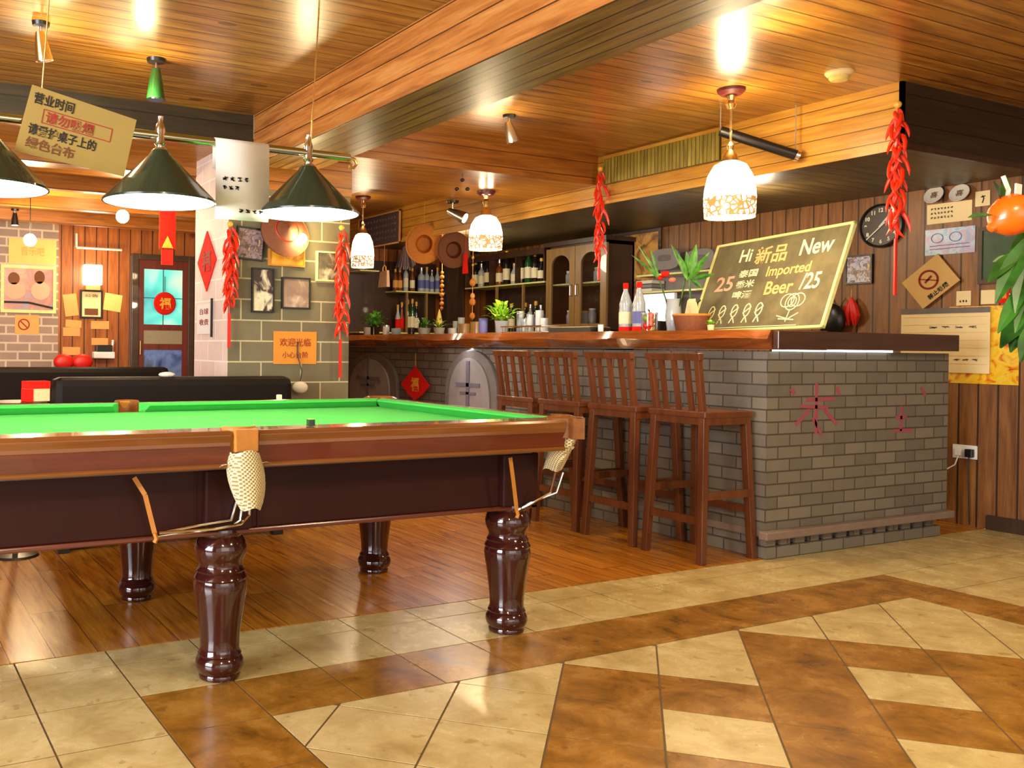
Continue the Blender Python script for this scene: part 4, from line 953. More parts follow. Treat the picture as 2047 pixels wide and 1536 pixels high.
for a in (('Hi', -.24, .20, .085, 'chalkw', .10), ('新品', -.02, .185, .115, 'chalko', .26), ('New', .33, .195, .10, 'chalkw', .24), ('25', -.36, .02, .10, 'chalkp', .16),
          ('泰国', -.17, .075, .05, 'chalkw', .16), ('香米', -.17, .005, .05, 'chalkw', .16), ('啤酒', -.17, -.065, .05, 'chalkw', .16),
          ('Imported', .16, .06, .085, 'chalko', .34), ('Beer', .13, -.04, .085, 'chalko', .22), ('/25', .36, -.02, .10, 'chalkw', .14)):
    text(a[0], a[1], a[2], a[3], MT[a[4]], bd, 'chalk_lettering', y=-.006, width=a[5], bold=.015)
dr_ = []
def ell(cx, cz, rx, rz_, n=14): return [(cx+rx*math.cos(2*math.pi*k/n), cz+rz_*math.sin(2*math.pi*k/n)) for k in range(n+1)]
for cx in (-.40, -.30, -.19, -.08, .02):
    strokes([ell(cx, -.17, .025, .04), [(cx,-.21),(cx-.02,-.25)], [(cx,-.21),(cx+.025,-.25)], [(cx-.03,-.19),(cx+.03,-.15)]], .008, MT['chalkw'], bd, 'chalk_drawing', y=-.005)
strokes([ell(.27,-.14,.05,.05), ell(.27,-.14,.03,.03), ell(.31,-.13,.05,.04), ell(.23,-.13,.05,.04), [(.27,-.19),(.26,-.26)], [(.26,-.24),(.18,-.22)], [(.26,-.25),(.34,-.21)], [(.2,-.24),(.32,-.25)]], .006, MT['chalkw'], bd, 'chalk_rose', y=-.005)
strokes([[(-bw/2+.02,-bh/2+.03),(bw/2-.2,-bh/2+.025)]], .004, MT['chalkw'], bd, 'chalk_line', y=-.005)

# ================================================================== RIGHT WALL ITEMS
c, w, h, rz = wall_frame(1719, 1805, 408, 495, 'X', XW, .02)
ck = thing('wall_clock', 'round black wall clock with pale hands on the panelled wall', 'clock', c, rz); r = h/2
m = MB().lathe([(.001,-.018),(r,-.018),(r,.018),(r*.93,.022),(r*.9,.006)], n=48, caps=False); o = m.build('case', MT['black'], ck, smooth=True); o.rotation_euler = (R(90),0,0)
o = MB().lathe([(.001,.004),(r*.91,.004)], n=40, caps=False).build('dial', plain('dark_dial', srgb(58,46,38), .4, .15, 20), ck); o.rotation_euler = (R(90),0,0)
for k in range(12):
    a = k*math.pi/6; text(str(k or 12), r*.72*math.sin(a), r*.72*math.cos(a), .028, MT['label'], ck, 'numeral', y=-.006, bold=.03)
MB().bar((.03,-.010,.02), (-.10,-.010,-.09), .008, .003, up=(0,1,0)).build('minute_hand', MT['paper'], ck)
MB().bar((-.01,-.012,-.01), (.05,-.012,.055), .010, .003, up=(0,1,0)).build('hour_hand', MT['paper'], ck)
framed('framed_photo', 'small framed blue and white photo below the clock, beside the chalkboard', 'picture', (1690, 1744, 510, 568), 'X', XW, MT['black'], picture('group_photo', [srgb(40,36,60), srgb(200,200,230), srgb(90,60,60), srgb(220,190,150)], 22), .012)
p = at(1702, 595, X=XW-.04); t = thing('pepper_ornament', 'dark red fabric pepper cluster hanging low on the wall right of the chalkboard', 'ornament', p)
MB().tube([(0,0,.06),(0,0,0)], .002, 5).build('cord', MT['gold'], t)
for k in range(6): MB().tube([(0,0,0),(.01*math.cos(k),.03*math.cos(k*1.05),-.06),(.012*math.cos(k),.05*math.cos(k*1.05),-.13),(.0,.035*math.cos(k*1.05),-.20)], [.006,.022,.024,.004], 7).build('pepper', MT['red'], t, smooth=True)
p = at(1690, 640, X=XW-.06); t = thing('dark_bag', 'dark round bag on the wall behind the right edge of the chalkboard', 'bag', (XW-.08, p.y+.09, p.z)); MB().sphere((0,0,0), .10, 16, 10, (.6,1,1.2)).build('body', MT['black'], t, smooth=True); MB().tube([(0,-.04,.10),(0,0,.17),(0,.04,.10)], .006, 6).build('strap', MT['black'], t)
for (px, lab) in ((1868, 'left of two small white ceramic plates above the white note'), (1919, 'right of two small white ceramic plates above the white note')):
    c, w, h, rz = wall_frame(px-20, px+20, 373 if px > 1900 else 377, 401 if px > 1900 else 405, 'X', XW, .025); t = thing('ceramic_plate', lab, 'plate', c, 0, 'small plates on the wall', (R(-25), 0, rz))
    o = MB().lathe([(.001,-.004),(.05,-.004),(.062,.010),(.060,.014),(.045,.004),(.001,.003)], n=28, caps=False).build('plate', MT['paper'], t, smooth=True); o.rotation_euler = (R(90),0,0)
    text('喜', 0, 0, .045, MT['inkbrown'], t, 'painted_mark', y=-.008)
def card(name, lab, rect, mat, group=None, tilt=0, txt=None, cat='note', off=0, **k):
    t, w, h = sheet(name, lab, cat, rect, 'X', XW, MT[mat] if isinstance(mat, str) else mat, group, tilt, off=off, **k)
    if txt: text(txt[0], 0, 0, h*txt[1], MT[txt[2]], t, y=-.004, width=w*txt[3] if len(txt) > 3 else None)
    return t, w, h
t, w, h = card('paper_note', 'wide cream paper note with grey writing below the two plates', (1853, 1942, 405, 445), 'cream', tilt=0)
for i in range(3): strokes(scribble(-w*.42, w*.1, h*(.25-.22*i), h*.1, 7, 30+i), .003, MT['stone'], t, 'handwriting', y=-.004)
t, w, h = card('banknote_poster', 'pale blue printed notice below the cream note', (1849, 1948, 456, 508), picture('blue_print', [srgb(120,140,170), srgb(170,200,216), srgb(190,160,180), srgb(140,170,200)], 14), tilt=0, cat='poster')
strokes([ell(-w*.25, h*.15, w*.12, h*.18), ell(w*.12, h*.15, w*.12, h*.18), [(-w*.4,-h*.15),(w*.4,-h*.13)], [(-w*.4,-h*.28),(w*.4,-h*.26)]], .004, MT['labelb'], t, 'print', y=-.004)
t, w, h = card('no_smoking_sign', 'square kraft no smoking sign hung tilted like a diamond', (1820, 1900, 528, 598), plain('pale_kraft', srgb(206,164,96), .8, .08, 12), tilt=R(-38), cat='sign', th=.01, off=.01, w=.29, h=.23)
strokes([ell(.0, .015, .062, .062, 28), ell(.0, .015, .056, .056, 28), [(-.042,.055),(.042,-.028)], [(-.03,.01),(.03,.02)], [(-.03,.016),(.03,.026)]], .008, MT['inkred'], t, 'symbol', y=-.0065)
text('禁止吸烟', 0, -.082, .034, MT['ink'], t, y=-.0065, width=.15, bold=.02)
t, w, h = card('paper_note', 'small cream card under the diamond no smoking sign', (1912, 1941, 582, 611), 'cream', 'small cards on the right wall'); strokes(scribble(-w*.3, w*.3, -h*.2, h*.15, 3, 4), .003, MT['ink'], t, 'handwriting', y=-.004)
card('paper_note', 'small cream card between the diamond sign and the red envelope', (1961, 1989, 580, 608), 'cream', 'small cards on the right wall')
card('paper_note', 'small red-edged card below the framed picture', (1994, 2018, 576, 606), 'redbright', 'small cards on the right wall', txt=('福', .4, 'gold'))
t, w, h = card('paper_note', 'small cream card with a dark figure right of the plates', (1950, 1979, 382, 412), 'cream', 'small cards on the right wall'); strokes([[(0,h*.2),(w*.1,0),(0,-h*.3)], [(-w*.1,h*.1),(w*.2,h*.15)]], .006, MT['ink'], t, 'figure', y=-.004)
o, w, h = framed('framed_picture', 'framed dark green picture with yellow caption behind the orange plant', 'picture', (1955, 2060, 450, 566), 'X', XW, MT['frame'], picture('green_scene', [srgb(20,40,22), srgb(40,72,36), srgb(28,50,26)], 5), .025)
MB().box(-w/2+.025, w/2-.025, -.0025, -.0005, -h/2+.025, -h/2+.075).build('caption', MT['orangec'], o)
t, w, h = card('wall_calendar', 'large cream wall calendar sheet behind the right end of the bar', (1798, 1975, 616, 745), 'cream', cat='calendar', off=.012)
m = MB().box(-w/2, w/2, -.008, -.003, h/2-.035, h/2).build('top_binding', MT['stone'], t)
for i in range(7): strokes([[(-w*.47, h*(.36-.12*i)), (w*.47, h*(.36-.12*i))]], .0015, MT['tan'], t, 'ruled_line', y=-.004)
strokes(scribble(-w*.2, w*.4, h*.2, h*.03, 4, 50)+scribble(w*.1, w*.4, -h*.3, h*.03, 3, 51), .004, MT['stone'], t, 'handwriting', y=-.004)
card('food_poster', 'yellow and red food poster behind the calendar on the right wall', (1895, 2035, 612, 768), picture('food_print', [srgb(200,50,20), srgb(236,180,20), srgb(240,200,60), srgb(210,90,30)], 11), cat='poster')
c, w, h, rz = wall_frame(1905, 1953, 890, 917, 'X', XW, .006); t = thing('wall_socket', 'white double wall socket with a black plug low on the panelled wall', 'socket', c, rz)
MB().box(-w/2, w/2, -.006, .006, -h/2, h/2).build('plate', MT['white'], t, bevel=.002); MB().box(w*.12, w*.42, -.04, -.006, -h*.35, h*.25).build('plug', MT['black'], t, bevel=.004); MB().box(-w*.35, -w*.08, -.03, -.006, -h*.3, h*.2).build('plug', MT['white'], t, bevel=.004)
MB().tube([(-w*.2,-.02,-h*.3),(-w*.3,-.03,-h*1.0),(-w*.7,-.04,-h*1.5),(-w*1.6,-.04,-h*1.4)], .004, 6).build('cable', MT['white'], t, smooth=True)
MB().tube([(w*.27,-.03,-h*.3),(w*.27,-.03,-h*2),(w*.3,-.02,-.46)], .004, 6).build('cable', MT['black'], t, smooth=True)

# ================================================================== ORANGE TREE at the right edge, nearer the camera
def dp(px, py, d): return EYE+(M3 @ Vector(((px-CX)/FPX, (py-CY)/FPX, 1)))*d
base = dp(2290, 1300, 1.75)
ot = thing('orange_tree', 'potted tree with large orange fruit and glossy leaves at the right edge', 'potted tree', (base.x, base.y, 0))
O = Vector((base.x, base.y, 0))
MB().lathe([(.09,0),(.10,.01),(.13,.26),(.14,.28),(.12,.28),(.11,.24)], n=28).build('pot', MT['stonel'], ot, smooth=True)
MB().lathe([(.001,.245),(.112,.245)], n=20).build('soil', plain('earth', srgb(52,36,24), .9), ot)
tp = dp(2200, 520, 1.75)-O
MB().tube([(0,0,.24),(.01,0,.6),(.0,.01,1.0),tp], [.02,.016,.012,.006], 8).build('trunk', MT['cabd'], ot, smooth=True)
for a, b_ in (((2200,600),(2050,540)),((2200,520),(2060,400)),((2210,640),(2040,620))):
    MB().tube([dp(*a,1.75)-O, dp((a[0]+b_[0])/2,(a[1]+b_[1])/2-10,1.72)-O, dp(*b_,1.70)-O], .004, 6).build('branch', MT['leafd'], ot, smooth=True)
def fruit(px, py, d, r):
    o = MB().lathe([(r*.05,-r*1.35),(r*.20,-r*1.25),(r*.22,-r*1.08),(r*.45,-r*.95),(r*.85,-r*.55),(r,0),(r*.92,r*.45),(r*.6,r*.82),(r*.2,r*.98),(.001,r)], n=26).build('fruit', MT['orange'], ot, smooth=True)
    o.location = dp(px, py, d)-O; return o
f1 = fruit(2024, 430, 1.62, .037)
f1.rotation_euler = ((-M3.col[0]*.9+Vector((0,0,-.55))).to_track_quat('-Z','Y')).to_euler()
fruit(2050, 600, 1.68, .026)
m = MB(); rr = random.Random(31)
for (px, py, qx, qy, wl) in ((2060,470,1990,600,.06),(2040,500,1975,560,.05),(2050,520,1985,520,.05),(2070,540,2005,640,.05),(2060,500,2030,620,.05),(1985,430,1935,432,.03),(2000,400,1985,360,.03),(2010,395,2012,352,.03),(2060,560,1995,660,.05),(2070,600,2000,690,.07),(2060,620,2020,700,.06),(2070,560,2030,660,.05),(2060,450,2020,540,.05),(2075,500,2045,600,.05),(2070,640,2040,720,.05)):
    d = 1.60+rr.random()*.1; a = dp(px,py,d)-O; b_ = dp(qx,qy,d-.02)-O; m.leaf(a, b_-a, (b_-a).length, wl*.55, .05, 7, up=(-.6,-.3,.6))
m.build('leaves', MT['leafd'], ot)
m = MB()
for k in range(120):
    a_, e_ = rr.random()*6.28, rr.random()*2-1; q_ = math.sqrt(1-e_*e_); rad = .06+.16*rr.random()
    c_ = tp+Vector((math.cos(a_)*q_*rad, math.sin(a_)*q_*rad, e_*rad*1.5-.05)); px_ = M3.transposed() @ (c_+O-EYE)
    if CX+FPX*px_.x/px_.z < 2120: continue
    m.leaf(c_, (math.cos(a_)*q_, math.sin(a_)*q_, e_-.3), .09, .035, .3)
m.build('crown_leaves', MT['leafd'], ot)
MB().tube([dp(2012,405,1.62)-O, dp(2016,380,1.62)-O, dp(2005,352,1.62)-O], .004, 6).build('fruit_stalk', MT['paper'], ot)
MB().bar(dp(2034,402,1.62)-O, dp(2036,368,1.62)-O, .018, .003).build('white_tag', MT['paper'], ot)

# ================================================================== SOFFIT AND CEILING THINGS
# bamboo slat strip on the soffit
a = at(1208, 340, X=XS-.01); b_ = at(1440, 300, X=XS-.01)
bs = thing('bamboo_screen', 'strip of upright bamboo slats fixed along the bar soffit', 'screen', (XS-.012, 0, 0))
zt_, zb_ = at(1320,292,X=XS-.01).z, at(1320,345,X=XS-.01).z
MB().box(-.008, .010, b_.y, a.y, zb_, zt_).build('slats', MT['bamboo'], bs)
MB().box(-.014, .010, b_.y, a.y, zt_, zt_+.018).build('top_batten', MT['barsoff'], bs)
# tube spotlight hung from the ceiling
A_, B_ = at(1590, 310, X=XS-.05), at(1440, 262, X=XS-.35)
tf = thing('tube_fixture', 'black metal tube fixture hanging in front of the bar soffit behind the large pendant', 'fixture', (0,0,0))
MB().tube([A_, B_], .028, 14).build('tube', MT['black'], tf, smooth=True)
MB().tube([A_+Vector((0,0,0)), A_+(A_-B_).normalized()*.02], .034, 14).build('end_cap', MT['chrome'], tf, smooth=True)
MB().tube([B_, (B_.x, B_.y, Zc)], .003, 6).build('hanging_wire', MT['steel'], tf); MB().tube([A_, (A_.x, A_.y, Zc)], .003, 6).build('hanging_wire', MT['steel'], tf)
p = at(1678, 143, Z=Zc); t = thing('smoke_detector', 'round cream smoke detector on the ceiling near the soffit corner', 'smoke detector', (p.x, p.y, Zc))
MB().lathe([(.062,0),(.064,-.008),(.055,-.02),(.05,-.024)], n=28).build('base', MT['cream'], t, smooth=True); MB().lathe([(.045,-.024),(.046,-.034),(.036,-.045),(.001,-.048)], n=28, caps=False).build('sensor', MT['yellowc'], t, smooth=True)
def track_spot(name, lab, px, py, Z, aim, glow=0, n=1, shell='black', size=1.0, cage=False):
    p = at(px, py, Z=Z); t = thing(name, lab, 'spotlight', p)
    MB().lathe([(.001,-.018),(.035*size,-.016),(.038*size,0)], n=18, caps=False).build('base_plate', MT['black'], t, smooth=True)
    MB().tube([(0,0,-.01),(0,0,-.06*size)], .006, 8).build('stem', MT['steel'], t)
    d = Vector(aim).normalized()
    c0 = Vector((0,0,-.07*size)); o = MB().tube([c0-d*.03*size, c0+d*.03*size, c0+d*.09*size], [.018*size,.030*size,.038*size], 16).build('head', MT[shell], t, smooth=True)
    MB().tube([c0+d*.0905*size, c0+d*.093*size], .030*size, 14).build('lens', emit('spot_lens', (1,.8,.5,1), glow) if glow else MT['chrome'], t, smooth=True)
    return t, p
track_spot('ceiling_spotlight', 'small dark ceiling spotlight with a green bottle-like head above the middle shade', 312, 118, Zc, (0,0,-1), 0, shell='greenb', size=1.2)
track_spot('ceiling_spotlight', 'small brass ceiling spotlight near the top left corner', 82, 45, Zc, (.2,.1,-1), 0, shell='brass')
track_spot('ceiling_spotlight', 'cluster spotlight on the ceiling right of the big beam', 1018, 230, Zc, (.3,-.1,-1), 0, shell='steel')
t, p = track_spot('ceiling_spotlight', 'small dark spotlight hanging before the cross beam, left of the ceiling cluster', 925, 288, Zc, (0,0,-1), 0, shell='steel')
for k, (dx, dz) in enumerate(((0,-.24),(-.035,-.30),(.035,-.30))): MB().sphere((dx*.9, -dx*.45, dz), .016, 8, 6, (1,1,.8)).build('hanging_bell', MT['black'], t, smooth=True)
MB().tube([(0,0,-.12),(0,0,-.24)], .0015, 5).build('cord', MT['black'], t)
track_spot('ceiling_spotlight', 'angled steel spotlight on the soffit beside the hanging hats', 905, 402, Zl, (.5,-.75,-.45), 2.0, shell='steel', size=1.3)
p = at(728, 395, Z=Zc)
# menu board and hats hanging from the soffit
c = at(757, 461, X=XS-.03); t = thing('menu_board', 'dark chalk menu board in a pale frame on the bar soffit by the small pendant', 'chalkboard', (XS-.03, c.y, c.z), R(-90))
w = (at(715,447,X=XS-.03).y-at(797,427,X=XS-.03).y); h = .32
m = MB().box(-w/2, w/2, -.008, .008, h/2-.012, h/2).box(-w/2, w/2, -.008, .008, -h/2, -h/2+.012).box(-w/2, -w/2+.012, -.008, .008, -h/2, h/2).box(w/2-.012, w/2, -.008, .008, -h/2, h/2); m.build('frame', MT['tan'], t)
MB().box(-w/2+.012, w/2-.012, -.003, .005, -h/2+.012, h/2-.012).build('board', plain('purple_slate', srgb(84,66,74), .7, .2, 8), t)
for k in range(4): strokes(scribble(-w*.42, w*.42, h*(.3-.19*k), .025, 12, 60+k), .006, MT['stonel'], t, 'chalk_writing', y=-.004)
def hat(px, py, lab, mt, r, X):
    c = at(px, py, X=X); t = thing('straw_hat', lab, 'hat', (X, c.y, c.z), 0, 'straw hats hung by the bar', (Vector((.50,.86,.12)).to_track_quat('Z','X')).to_euler())
    o = MB().lathe([(r,.0),(r*.98,-.008),(r*.55,.004),(r*.5,.01),(r*.46,.09),(r*.36,.115),(.001,.12),(.001,.112),(r*.33,.108),(r*.43,.085),(r*.46,.0),(r*.9,-.016)], n=36, caps=False, sy=.92).build('brim_and_crown', mt, t, smooth=True)
    MB().lathe([(r*.495,.012),(r*.485,.04)], n=30, caps=False, sy=.92).build('band', MT['strawd'], t, smooth=True)
    top = at(px, 402 if px < 880 else 415, X=X)
    bpy.context.view_layer.update(); e2 = t.matrix_world.inverted() @ Vector((t.location.x, t.location.y, Zu if X > XS else Zc)); e1 = e2*(r*.95/e2.length)
    MB().tube([e1, e2], .002, 5).build('string', MT['tan'], t)
hat(848, 488, 'wide orange straw hat hanging open side out above the bottle shelves', MT['straw'], .185, XS-.06)
hat(907, 500, 'second darker straw hat hanging behind and right of the orange one', MT['strawd'], .165, XS+.10)
c = at(768, 558, X=4.7); t = thing('paper_bag', 'small beige bag with looped handles hanging above the left plants', 'bag', (4.7, c.y, c.z), R(-90)); 
MB().hexa([(-.095,-.02,-.085),(.085,-.02,-.085),(.085,.02,-.085),(-.095,.02,-.085),(-.065,-.015,.075),(.075,-.015,.085),(.075,.015,.085),(-.065,.015,.075)]).build('body', plain('beige_fabric', srgb(190,150,120), .8, .12, 30), t, bevel=.004)
MB().tube([(-.03,0,.08),(-.025,0,.12),(0,0,.14),(.03,0,.12),(.035,0,.08)], .006, 7).build('handle', MT['tan'], t, smooth=True); MB().tube([(0,0,.14),(0,0,Zu-c.z)], .0015, 5).build('string', MT['tan'], t)
c = at(812, 500, X=5.2); t = thing('dried_flowers', 'hanging bunch of silvery dried flowers left of the orange straw hat', 'dried flowers', (5.2, c.y, c.z)); rr = random.Random(17)
for k in range(26):
    a, e = rr.random()*6.28, rr.random(); MB().tube([(0,0,.12),(.04*math.cos(a)*e,.05*math.sin(a)*e,.02),(.10*math.cos(a)*e,.15*math.sin(a)*e,-.17-.05*rr.random())], [.004,.004,.009], 5).build('sprig', MT['stonel'] if k%2 else plain('mauve_sprig', srgb(140,112,120), .8), t)
MB().tube([(0,0,.12),(0,0,Zu-c.z)], .002, 5).build('string', MT['tan'], t)
# string of gourds, red tassel
c = at(946, 480, X=4.68); t = thing('gourd_string', 'hanging string of small golden gourds and discs left of the lime green plant', 'ornament', (4.68, c.y, c.z)); e_ = at(946, 640, X=4.68).z-c.z
MB().tube([(0,0,Zu-c.z),(0,0,e_)], .003, 5).build('cord', MT['tan'], t)
for k, (py, r) in enumerate(((500,.012),(515,.015),(530,.012),(565,.035),(592,.026),(604,.034),(632,.03))): MB().sphere((0,0,at(946,py,X=4.68).z-c.z), r, 12, 8, (.7,1,1)).build('gourd', MT['tan'] if r < .03 else MT['straw'], t, smooth=True)
c = at(931, 520, X=4.7); t = thing('red_ornament', 'red knotted tassel ornament hanging beside the golden gourds', 'ornament', (4.7, c.y, c.z)); MB().hexa([(-.01,-.03,-.12),(.01,-.03,-.12),(.01,.04,-.12),(-.01,.04,-.12),(-.01,-.012,.06),(.01,-.012,.06),(.01,.02,.06),(-.01,.02,.06)]).build('knot', MT['redbright'], t, bevel=.004); MB().tube([(0,0,.06),(0,0,Zu-c.z)], .002, 5).build('cord', MT['red'], t)
c = at(883, 600, X=4.9); t = thing('gourd_string', 'orange beaded string hanging down beside the bottle shelf, under the orange hat', 'ornament', (4.9, c.y, c.z)); MB().tube([(0,0,Zu-c.z),(0,0,-.1)], .003, 5).build('cord', MT['tan'], t)
for k in range(9): MB().sphere((0,0,.26-.042*k), .016+.006*(k%2), 10, 7).build('bead', MT['straw'], t, smooth=True)
# red diamond on the counter front
c = at(830, 765, X=4.19); t = thing('fortune_diamond', 'red diamond paper ornament with gold character hanging on the brick bar front', 'ornament', (4.19, c.y, c.z), R(-90), 'red fortune papers')
w = (at(802,765,X=4.19).y-at(859,765,X=4.19).y)*.5; MB().prism([(-w,-.02),(-w*.5,-.10),(0,-.15),(w*.5,-.10),(w,-.02),(w*.45,.07),(0,.14),(-w*.45,.07)], -.004, .004, 'Y').build('paper', MT['redbright'], t)
text('福', 0, -.015, .12, MT['gold'], t, y=-.005, bold=.03); MB().bar((0,0,.14),(0,0,.25), .006, .003).build('ribbon', MT['gold'], t)

# ================================================================== PILLAR WALL ITEMS
def onpillar(lab, rect, cols, sc, fm='black', tilt=0, name='framed_photo', **k): return framed(name, lab, 'picture', rect, 'Y', PY0, MT[fm], picture('photo_'+str(len(bpy.data.materials)), cols, sc), .010, **k, tilt=tilt)
W_ = srgb(232,214,180); K_ = srgb(40,28,24)
onpillar('mauve collage photo, uppermost on the pillar beside the red chili string', (472, 528, 455, 520), [srgb(70,50,50), srgb(170,140,140), srgb(90,66,70), srgb(210,180,140)], 26, tilt=R(4))
onpillar('small orange sunset photo in a gold frame under the round hat', (537, 609, 499, 533), [srgb(120,80,20), srgb(226,150,30), srgb(240,180,60)], 8, 'orangec')
onpillar('tall dark photo of a coffee cup with rising pale steam', (503, 548, 536, 625), [K_, srgb(60,40,36), W_, srgb(210,190,150)], 9)
onpillar('square photo of coffee beans shaped as a pale heart', (563, 620, 555, 618), [srgb(120,96,84), srgb(140,112,96), srgb(200,176,150)], 7)
onpillar('dark plant photo beside the orange chili string', (632, 678, 503, 563), [K_, srgb(90,84,60), srgb(210,196,160)], 8, 'framel')
t, w, h = sheet('orange_notice', 'orange card notice with faded red writing low on the grey pillar', 'sign', (547, 633, 663, 728), 'Y', PY0, MT['orangec'])
text('欢迎光临', 0, h*.17, h*.25, MT['inkred'], t, y=-.004, width=w*.72); text('小心台阶', 0, -h*.22, h*.2, MT['inkred'], t, y=-.004, width=w*.6)
c, w, h, rz = wall_frame(528, 612, 445, 486, 'Y', PY0, .06); t = thing('conical_hat', 'brown conical hat hung on the pillar under the right lamp shade', 'hat', c, 0, None, (R(70), 0, 0))
MB().lathe([(.16,0),(.158,-.006),(.02,.06),(.001,.066),(.001,.058),(.14,-.004)], n=32, caps=False).build('hat', MT['strawd'], t, smooth=True); MB().lathe([(.08,.036),(.075,.040)], n=28, caps=False).build('red_band', MT['red'], t, smooth=True)
c = at(603, 478, Y=PY0-.08); t = thing('wall_lamp', 'small bright wall lamp shining on the grey pillar above the orange photo', 'wall lamp', c); MB().sphere((0,0,0), .035, 14, 10).build('globe', emit('globe_glow', (1,.9,.7,1), 8), t, smooth=True); MB().tube([(0,.03,0),(0,.08,.0)], .014, 10).build('bracket', MT['brass'], t, smooth=True); point('wall_lamp_light', (c.x, c.y-.06, c.z), 8, (1,.80,.42), .04)
sheet('paper_note', 'small white notes pinned beside the wall lamp on the pillar', 'note', (553, 592, 478, 497), 'Y', PY0, MT['paper'])
t, w, h = sheet('red_banner', 'narrow red banner with white edge high on the pillar behind the right shade', 'banner', (606, 636, 322, 385), 'Y', PY0, MT['redbright'], off=.02); MB().bar((-w/2,-.004,h/2),(-w/2,-.004,-h/2), .012, .004, up=(0,1,0)).build('edge', MT['paper'], t); text('福', w*.1, 0, h*.3, MT['gold'], t, y=-.004)
c = at(600, 775, Y=PY0-.06); t = thing('white_bundle', 'white cloth bundle with a black cable hanging low on the grey pillar', 'bundle', c); MB().sphere((0,0,0), .05, 14, 10, (1,.8,.75)).build('bundle', MT['paper'], t, smooth=True); MB().tube([(.0,0,.03),(.02,.02,.10),(.0,.045,.20),(.0,.045,.28)], .004, 6).build('cable', MT['black'], t, smooth=True)
# left face of the pillar
c, w, h, rz = wall_frame(395, 432, 462, 583, 'X', PX0, .004)
t = thing('fortune_diamond', 'large red diamond paper with character on the white side of the pillar', 'ornament', c, rz, 'red fortune papers')
MB().prism([(-w/2,0),(0,-h/2),(w/2,0),(0,h/2)], -.003, .003, 'Y').build('paper', MT['redbright'], t); text('福', 0, 0, h*.34, MT['inkred'], t, y=-.004, width=w*.45, bold=.03)
t, w, h = sheet('price_list', 'pale pink notice with red writing on the white side of the pillar', 'sign', (394, 423, 608, 668), 'X', PX0, MT['paper'])
text('台球', 0, h*.25, h*.2, MT['inkred'], t, y=-.004, width=w*.6); text('收费', 0, -.02, h*.2, MT['inkred'], t, y=-.004, width=w*.6); MB().box(w/2, w/2+.012, -.01, .003, -h/2-.02, h/2+.03).build('dark_edge', MT['black'], t)

# ================================================================== SOFAS AND THE ROOM BEHIND
def sofa(lab, x0, x1, y, zt, seat, sx1):
    t = thing('sofa', lab, 'sofa', ((x0+x1)/2, y, 0)); w = (x1-x0)/2; cx = (x0+x1)/2
    MB().box(-w, w, 0, .16, .10, zt).build('backrest', MT['blackleather'], t, bevel=.045)
    y0, y1 = (-.45, 0) if seat < 0 else (.16, .60)
    MB().box(-w+.02, sx1-cx, y0, y1, .12, .42).build('seat', MT['blackleather'], t, bevel=.03)
    for lx in (-w*.9, w*.9): MB().box(lx-.03, lx+.03, .05, .11, 0, .12).build('leg', MT['black'], t)
    for lx in (-w*.9, (sx1-cx)-.08): MB().box(lx-.03, lx+.03, (y0+y1)/2+.1, (y0+y1)/2+.16, 0, .13).build('leg', MT['black'], t)
    return t
sofa('black leather sofa backrest with rounded corner behind the snooker table', .865, 2.225, 4.84, .925, 1, 1.88)
sofa('farther black leather sofa in the back of the room, left of the door', .95, 2.45, 8.0, .90, -1, 2.4)
t = thing('side_table', 'small dark round side table left of the near black sofa', 'table', (.70, 4.95, 0)); MB().lathe([(.15,.775),(.155,.785),(.155,.795),(.15,.80)], n=28).build('table_top', MT['cabd'], t, smooth=True); MB().tube([(0,0,.01),(0,0,.776)], .014, 10).build('pole', MT['black'], t, smooth=True); MB().lathe([(.12,0),(.11,.012),(.02,.03)], n=24).build('base', MT['black'], t, smooth=True)
p = at(76, 782, Y=4.93); t = thing('cardboard_box', 'small red and cream folded box on the round side table behind the snooker table', 'box', (p.x-.01, 4.93, .801), R(12)); MB().box(-.06, .06, -.04, .04, 0, .075).build('body', MT['cream'], t, bevel=.003); MB().box(-.062, .062, -.042, .042, .065, .105).build('lid', MT['redbright'], t, bevel=.003); MB().box(-.0625, -.03, -.0425, .0425, 0, .065).build('red_stripe', MT['redbright'], t)
p = at(340, 752, Y=4.85); t = thing('crumpled_tissue', 'small white crumpled tissue on top of the near sofa', 'tissue', (p.x, 4.91, .925)); MB().sphere((0,0,.012), .03, 8, 6, (1.6,.8,.5)).leaf((0,0,.01),(1,0,.6),.05,.03).build('tissue', MT['paper'], t)
# far wall things
t, w, h = framed('framed_poster', 'large framed poster of two people seated at a table on the far brick wall', 'poster', (2, 113, 531, 626), 'Y', 9.3, MT['framel'], picture('poster_ground', [srgb(200,160,140), srgb(180,120,110), srgb(150,140,160)], 5), .03)
sk = plain('poster_skin', srgb(212,140,110), .7); 
for (cx, cz, rx, rz2, mt) in ((-.14,.10,.055,.06,'strawd'),(.10,.12,.05,.065,'inkbrown'),(-.13,-.02,.10,.08,'chalkp'),(.11,-.01,.09,.09,'chalkp')):
    MB().prism([(cx+rx*math.cos(a), cz+rz2*math.sin(a)) for a in [k*math.pi/8 for k in range(16)]], -.006, -.004, 'Y').build('painted_figure', MT[mt], t)
strokes([[(-.25,-.13),(.0,-.13),(.24,-.18)]], .02, MT['ink'], t, 'painted_table', y=-.006)
t, w, h = sheet('no_smoking_sign', 'small orange no smoking sign on brick below the large poster', 'sign', (30, 78, 630, 668), 'Y', 9.3, MT['tan']); strokes([ell(-.03,.0,.05,.05,20),[(-.06,.03),(0,-.03)]], .012, MT['inkred'], t, 'symbol', y=-.004)
t, w, h = sheet('wall_panel', 'pale yellow panel with faded lettering above the large poster', 'sign', (18, 113, 478, 528), 'Y', 9.3, MT['yellowc']); text('音乐吧', 0, 0, h*.35, MT['tan'], t, y=-.004, width=w*.5)
